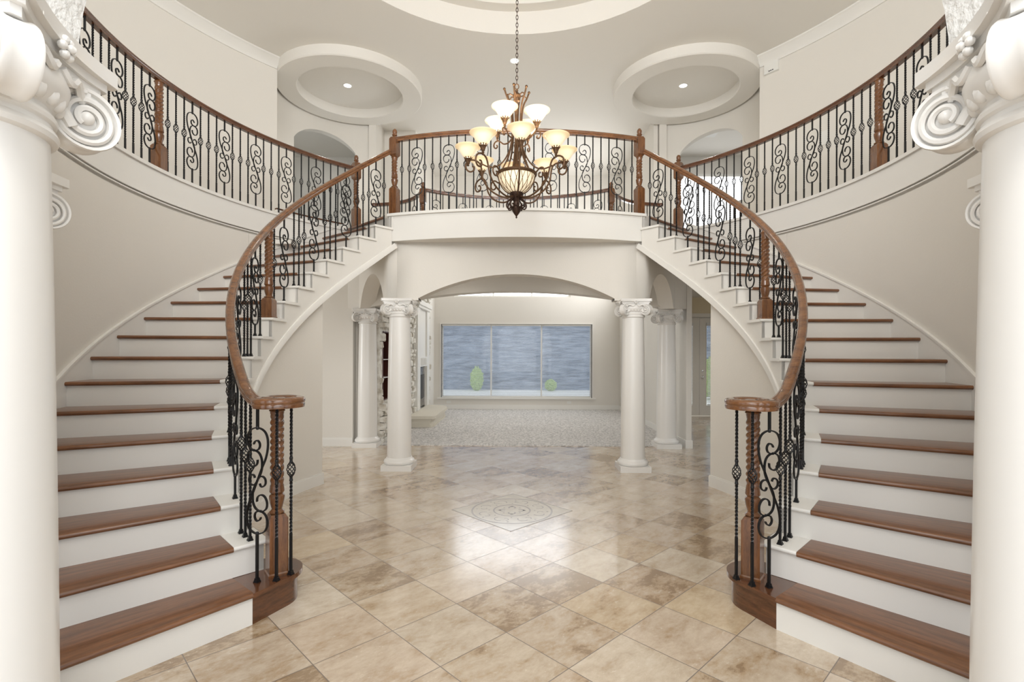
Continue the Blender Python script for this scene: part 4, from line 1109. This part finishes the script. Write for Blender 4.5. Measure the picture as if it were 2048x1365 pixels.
# ================================================================== FRENCH DOOR
d = struct(MB().box(DX0-.09, DX0, 12.70, 12.90, 0, DZ+.09).box(DX1, DX1+.09, 12.70, 12.90, 0, DZ+.09).box(DX0, DX1, 12.70, 12.90, DZ, DZ+.09).box(DX0, DX1, 12.74, 12.90, 0, .018), 'door_1', M_door)
for i, (x0, x1, sdn) in enumerate(((DX0+.005, 4.515, 'left'), (4.521, DX1-.005, 'right'))):
    gx0, gx1, gz0, gz1 = (x0+.17, x1-.17, .26, 2.27)
    mb = MB().box(x0, gx0, 12.75, 12.79, .02, DZ-.004).box(gx1, x1, 12.75, 12.79, .02, DZ-.004).box(gx0, gx1, 12.75, 12.79, .02, gz0).box(gx0, gx1, 12.75, 12.79, gz1, DZ-.004)
    lf = mb.obj('door_leaf', M_door, d, smooth=False)
    MB().box(gx0-.02, gx1+.02, 12.742, 12.75, gz0-.02, gz0).box(gx0-.02, gx1+.02, 12.742, 12.75, gz1, gz1+.02).box(gx0-.02, gx0, 12.742, 12.75, gz0, gz1).box(gx1, gx1+.02, 12.742, 12.75, gz0, gz1).obj('glass_bead', M_door, lf, smooth=False)
    MB().box(gx0, gx1, 12.768, 12.772, gz0, gz1).obj('door_glass', M_glass, lf, smooth=False)
    if sdn == 'right':
        mb = MB().lathe([(.02, 0), (.027, .006), (.010, .012), (.009, .03), (.022, .038), (.027, .05), (.02, .062), (.004, .066)], 16, M=Matrix.Translation((x0+.07, 12.75, .96)) @ Matrix.Rotation(pi/2, 4, 'X'))
        mb.obj('door_knob', M_chrome, lf)
        MB().lathe([(.026, 0), (.024, .014), (.004, .018)], 16, M=Matrix.Translation((x0+.07, 12.75, 1.11)) @ Matrix.Rotation(pi/2, 4, 'X')).obj('deadbolt', M_chrome, lf)
    bl = thing('door_blind', 'white slatted blind on the %s leaf of the french door' % sdn, 'blind', ((gx0+gx1)/2, 12.725, 0))
    hw = (gx1-gx0)/2-.01
    MB().box(-hw-.02, hw+.02, -.022, .012, gz1-.045, gz1+.03).obj('valance', M_plastic, bl, smooth=False)
    mb = MB(); z = gz0+.07
    while z < gz1-.06:
        R = Matrix.Translation((0, 0, z)) @ Matrix.Rotation(radians(28), 4, 'X'); mb.box(-hw, hw, -.018, .018, -.0012, .0012, R); z += .036
    mb.obj('slats', M_plastic, bl, smooth=False)
    MB().box(-hw, hw, -.012, .010, gz0+.01, gz0+.035).obj('bottom_rail', M_plastic, bl, smooth=False)

# ================================================================== STONE CHIMNEY BREAST AND FIREPLACE
SX = -2.27
mb = MB()
NY0, NY1, NZ0, NZ1 = 8.80, 9.45, .72, 1.92    # niche
mb.box(-2.62, SX-.03, 8.63, NY0, 0, ZS).box(-2.62, SX-.03, NY1, 13.2, 0, ZS).box(-2.62, SX-.03, NY0, NY1, 0, NZ0).box(-2.62, SX-.03, NY0, NY1, NZ1, ZS).box(-2.62, -2.52, NY0, NY1, NZ0, NZ1)
z = .0
def stone(mb, y0, y1, z0, z1):
    dpt = random.uniform(.0, .075); j = lambda: random.uniform(-.012, .012)
    q = [(y0+.006, z0+.006), (y1-.006, z0+.006), (y1-.006, z1-.006), (y0+.006, z1-.006)]
    a = [(SX-.04, y, z_) for y, z_ in q]; k = .014
    b = [(SX-.012+dpt+j()*.3, y+j(), z_+j()) for y, z_ in ((y0+.004, z0+.004), (y1-.004, z0+.004), (y1-.004, z1-.004), (y0+.004, z1-.004))]
    c = [(SX+.006+dpt+j(), y, z_) for y, z_ in ((y0+.02, z0+.018), (y1-.02, z0+.018), (y1-.02, z1-.018), (y0+.02, z1-.018))]
    mb.add(a+b+c, [(0, 1, 5, 4), (1, 2, 6, 5), (2, 3, 7, 6), (3, 0, 4, 7), (4, 5, 9, 8), (5, 6, 10, 9), (6, 7, 11, 10), (7, 4, 8, 11), (8, 9, 10, 11)])
while z < 3.02:
    h = random.uniform(.06, .14); z1 = min(3.05, z+h); y = 8.63+random.uniform(-.05, 0)
    while y < 13.2:
        w = random.uniform(.10, .30); ya, yb = max(8.63, y), min(13.2, y+w)
        inn = (yb > NY0 and ya < NY1 and z1 > NZ0 and z < NZ1) or (yb > 11.33 and ya < 12.87 and z < 2.70)
        if not inn and yb-ya > .05: stone(mb, ya, yb, z, z1)
        y += w
    z = z1
fpl = thing('fireplace', 'stone clad fireplace wall with tall pale surround and raised hearth in the far room', 'fireplace', (0, 0, 0))
mb.obj('stone_cladding', M_vstone, fpl, smooth=False)
n_ = MB().box(-2.52, -2.50, NY0, NY1, NZ0, NZ1).box(-2.52, SX-.02, NY0, NY0+.02, NZ0, NZ1).box(-2.52, SX-.02, NY1-.02, NY1, NZ0, NZ1).box(-2.52, SX-.02, NY0, NY1, NZ0, NZ0+.02).box(-2.52, SX-.02, NY0, NY1, NZ1-.02, NZ1)
nn = n_.obj('niche_lining', M_shelfwood, fpl, smooth=False)
for z in (1.10, 1.42): MB().box(-2.5, SX-.05, NY0+.02, NY1-.02, z, z+.012).obj('glass_shelf', M_plastic, nn, smooth=False)
# surround
sx = SX-.02
mb = MB().box(sx, sx+.10, 11.35, 11.67, .25, 2.70).box(sx, sx+.10, 12.53, 12.85, .25, 2.70).box(sx, sx+.10, 11.67, 12.53, 1.22, 1.45).box(sx, sx+.06, 11.67, 12.53, 1.45, 2.62).box(sx, sx+.16, 11.29, 12.91, 2.62, 2.72).box(sx, sx+.13, 11.33, 12.87, 2.56, 2.62)
sr = mb.obj('surround', M_trim, fpl, smooth=False)
mb = MB()
for k in range(7): mb.box(sx+.10, sx+.112, 11.73+k*.11, 11.77+k*.11, 1.25, 1.42)
mb.obj('surround_fluting', M_trim, sr, smooth=False)
fb = MB().box(sx-.005, sx+.02, 11.67, 12.53, .25, 1.22).obj('firebox', M_black, fpl, smooth=False)
mb = MB()
for k in range(8): mb.box(sx+.02, sx+.04, 11.70, 12.50, .28+k*.022, .292+k*.022); mb.box(sx+.02, sx+.04, 11.70, 12.50, 1.03+k*.022, 1.042+k*.022)
mb.box(sx+.02, sx+.045, 11.67, 11.71, .25, 1.22).box(sx+.02, sx+.045, 12.49, 12.53, .25, 1.22)
mb.obj('louvres', M_chrome, fb, smooth=False)
hp = [(-2.22, 10.48), (-1.72, 10.48), (-1.66, 10.56), (-1.66, 12.32), (-1.80, 12.62), (-2.22, 12.80)]
def inset(p, d): 
    cx_, cy_ = -2.12, 11.44
    return [(x-(d if x > -2.2 else 0), y+(d if y < cy_ else -d)) for x, y in p]
mb = MB().prism(inset(hp, .035), .012, .05).prism(inset(hp, .05), .05, .15).prism(inset(hp, .03), .15, .185).prism(hp, .185, .245)
mb.obj('hearth', M_stone, fpl, smooth=False)
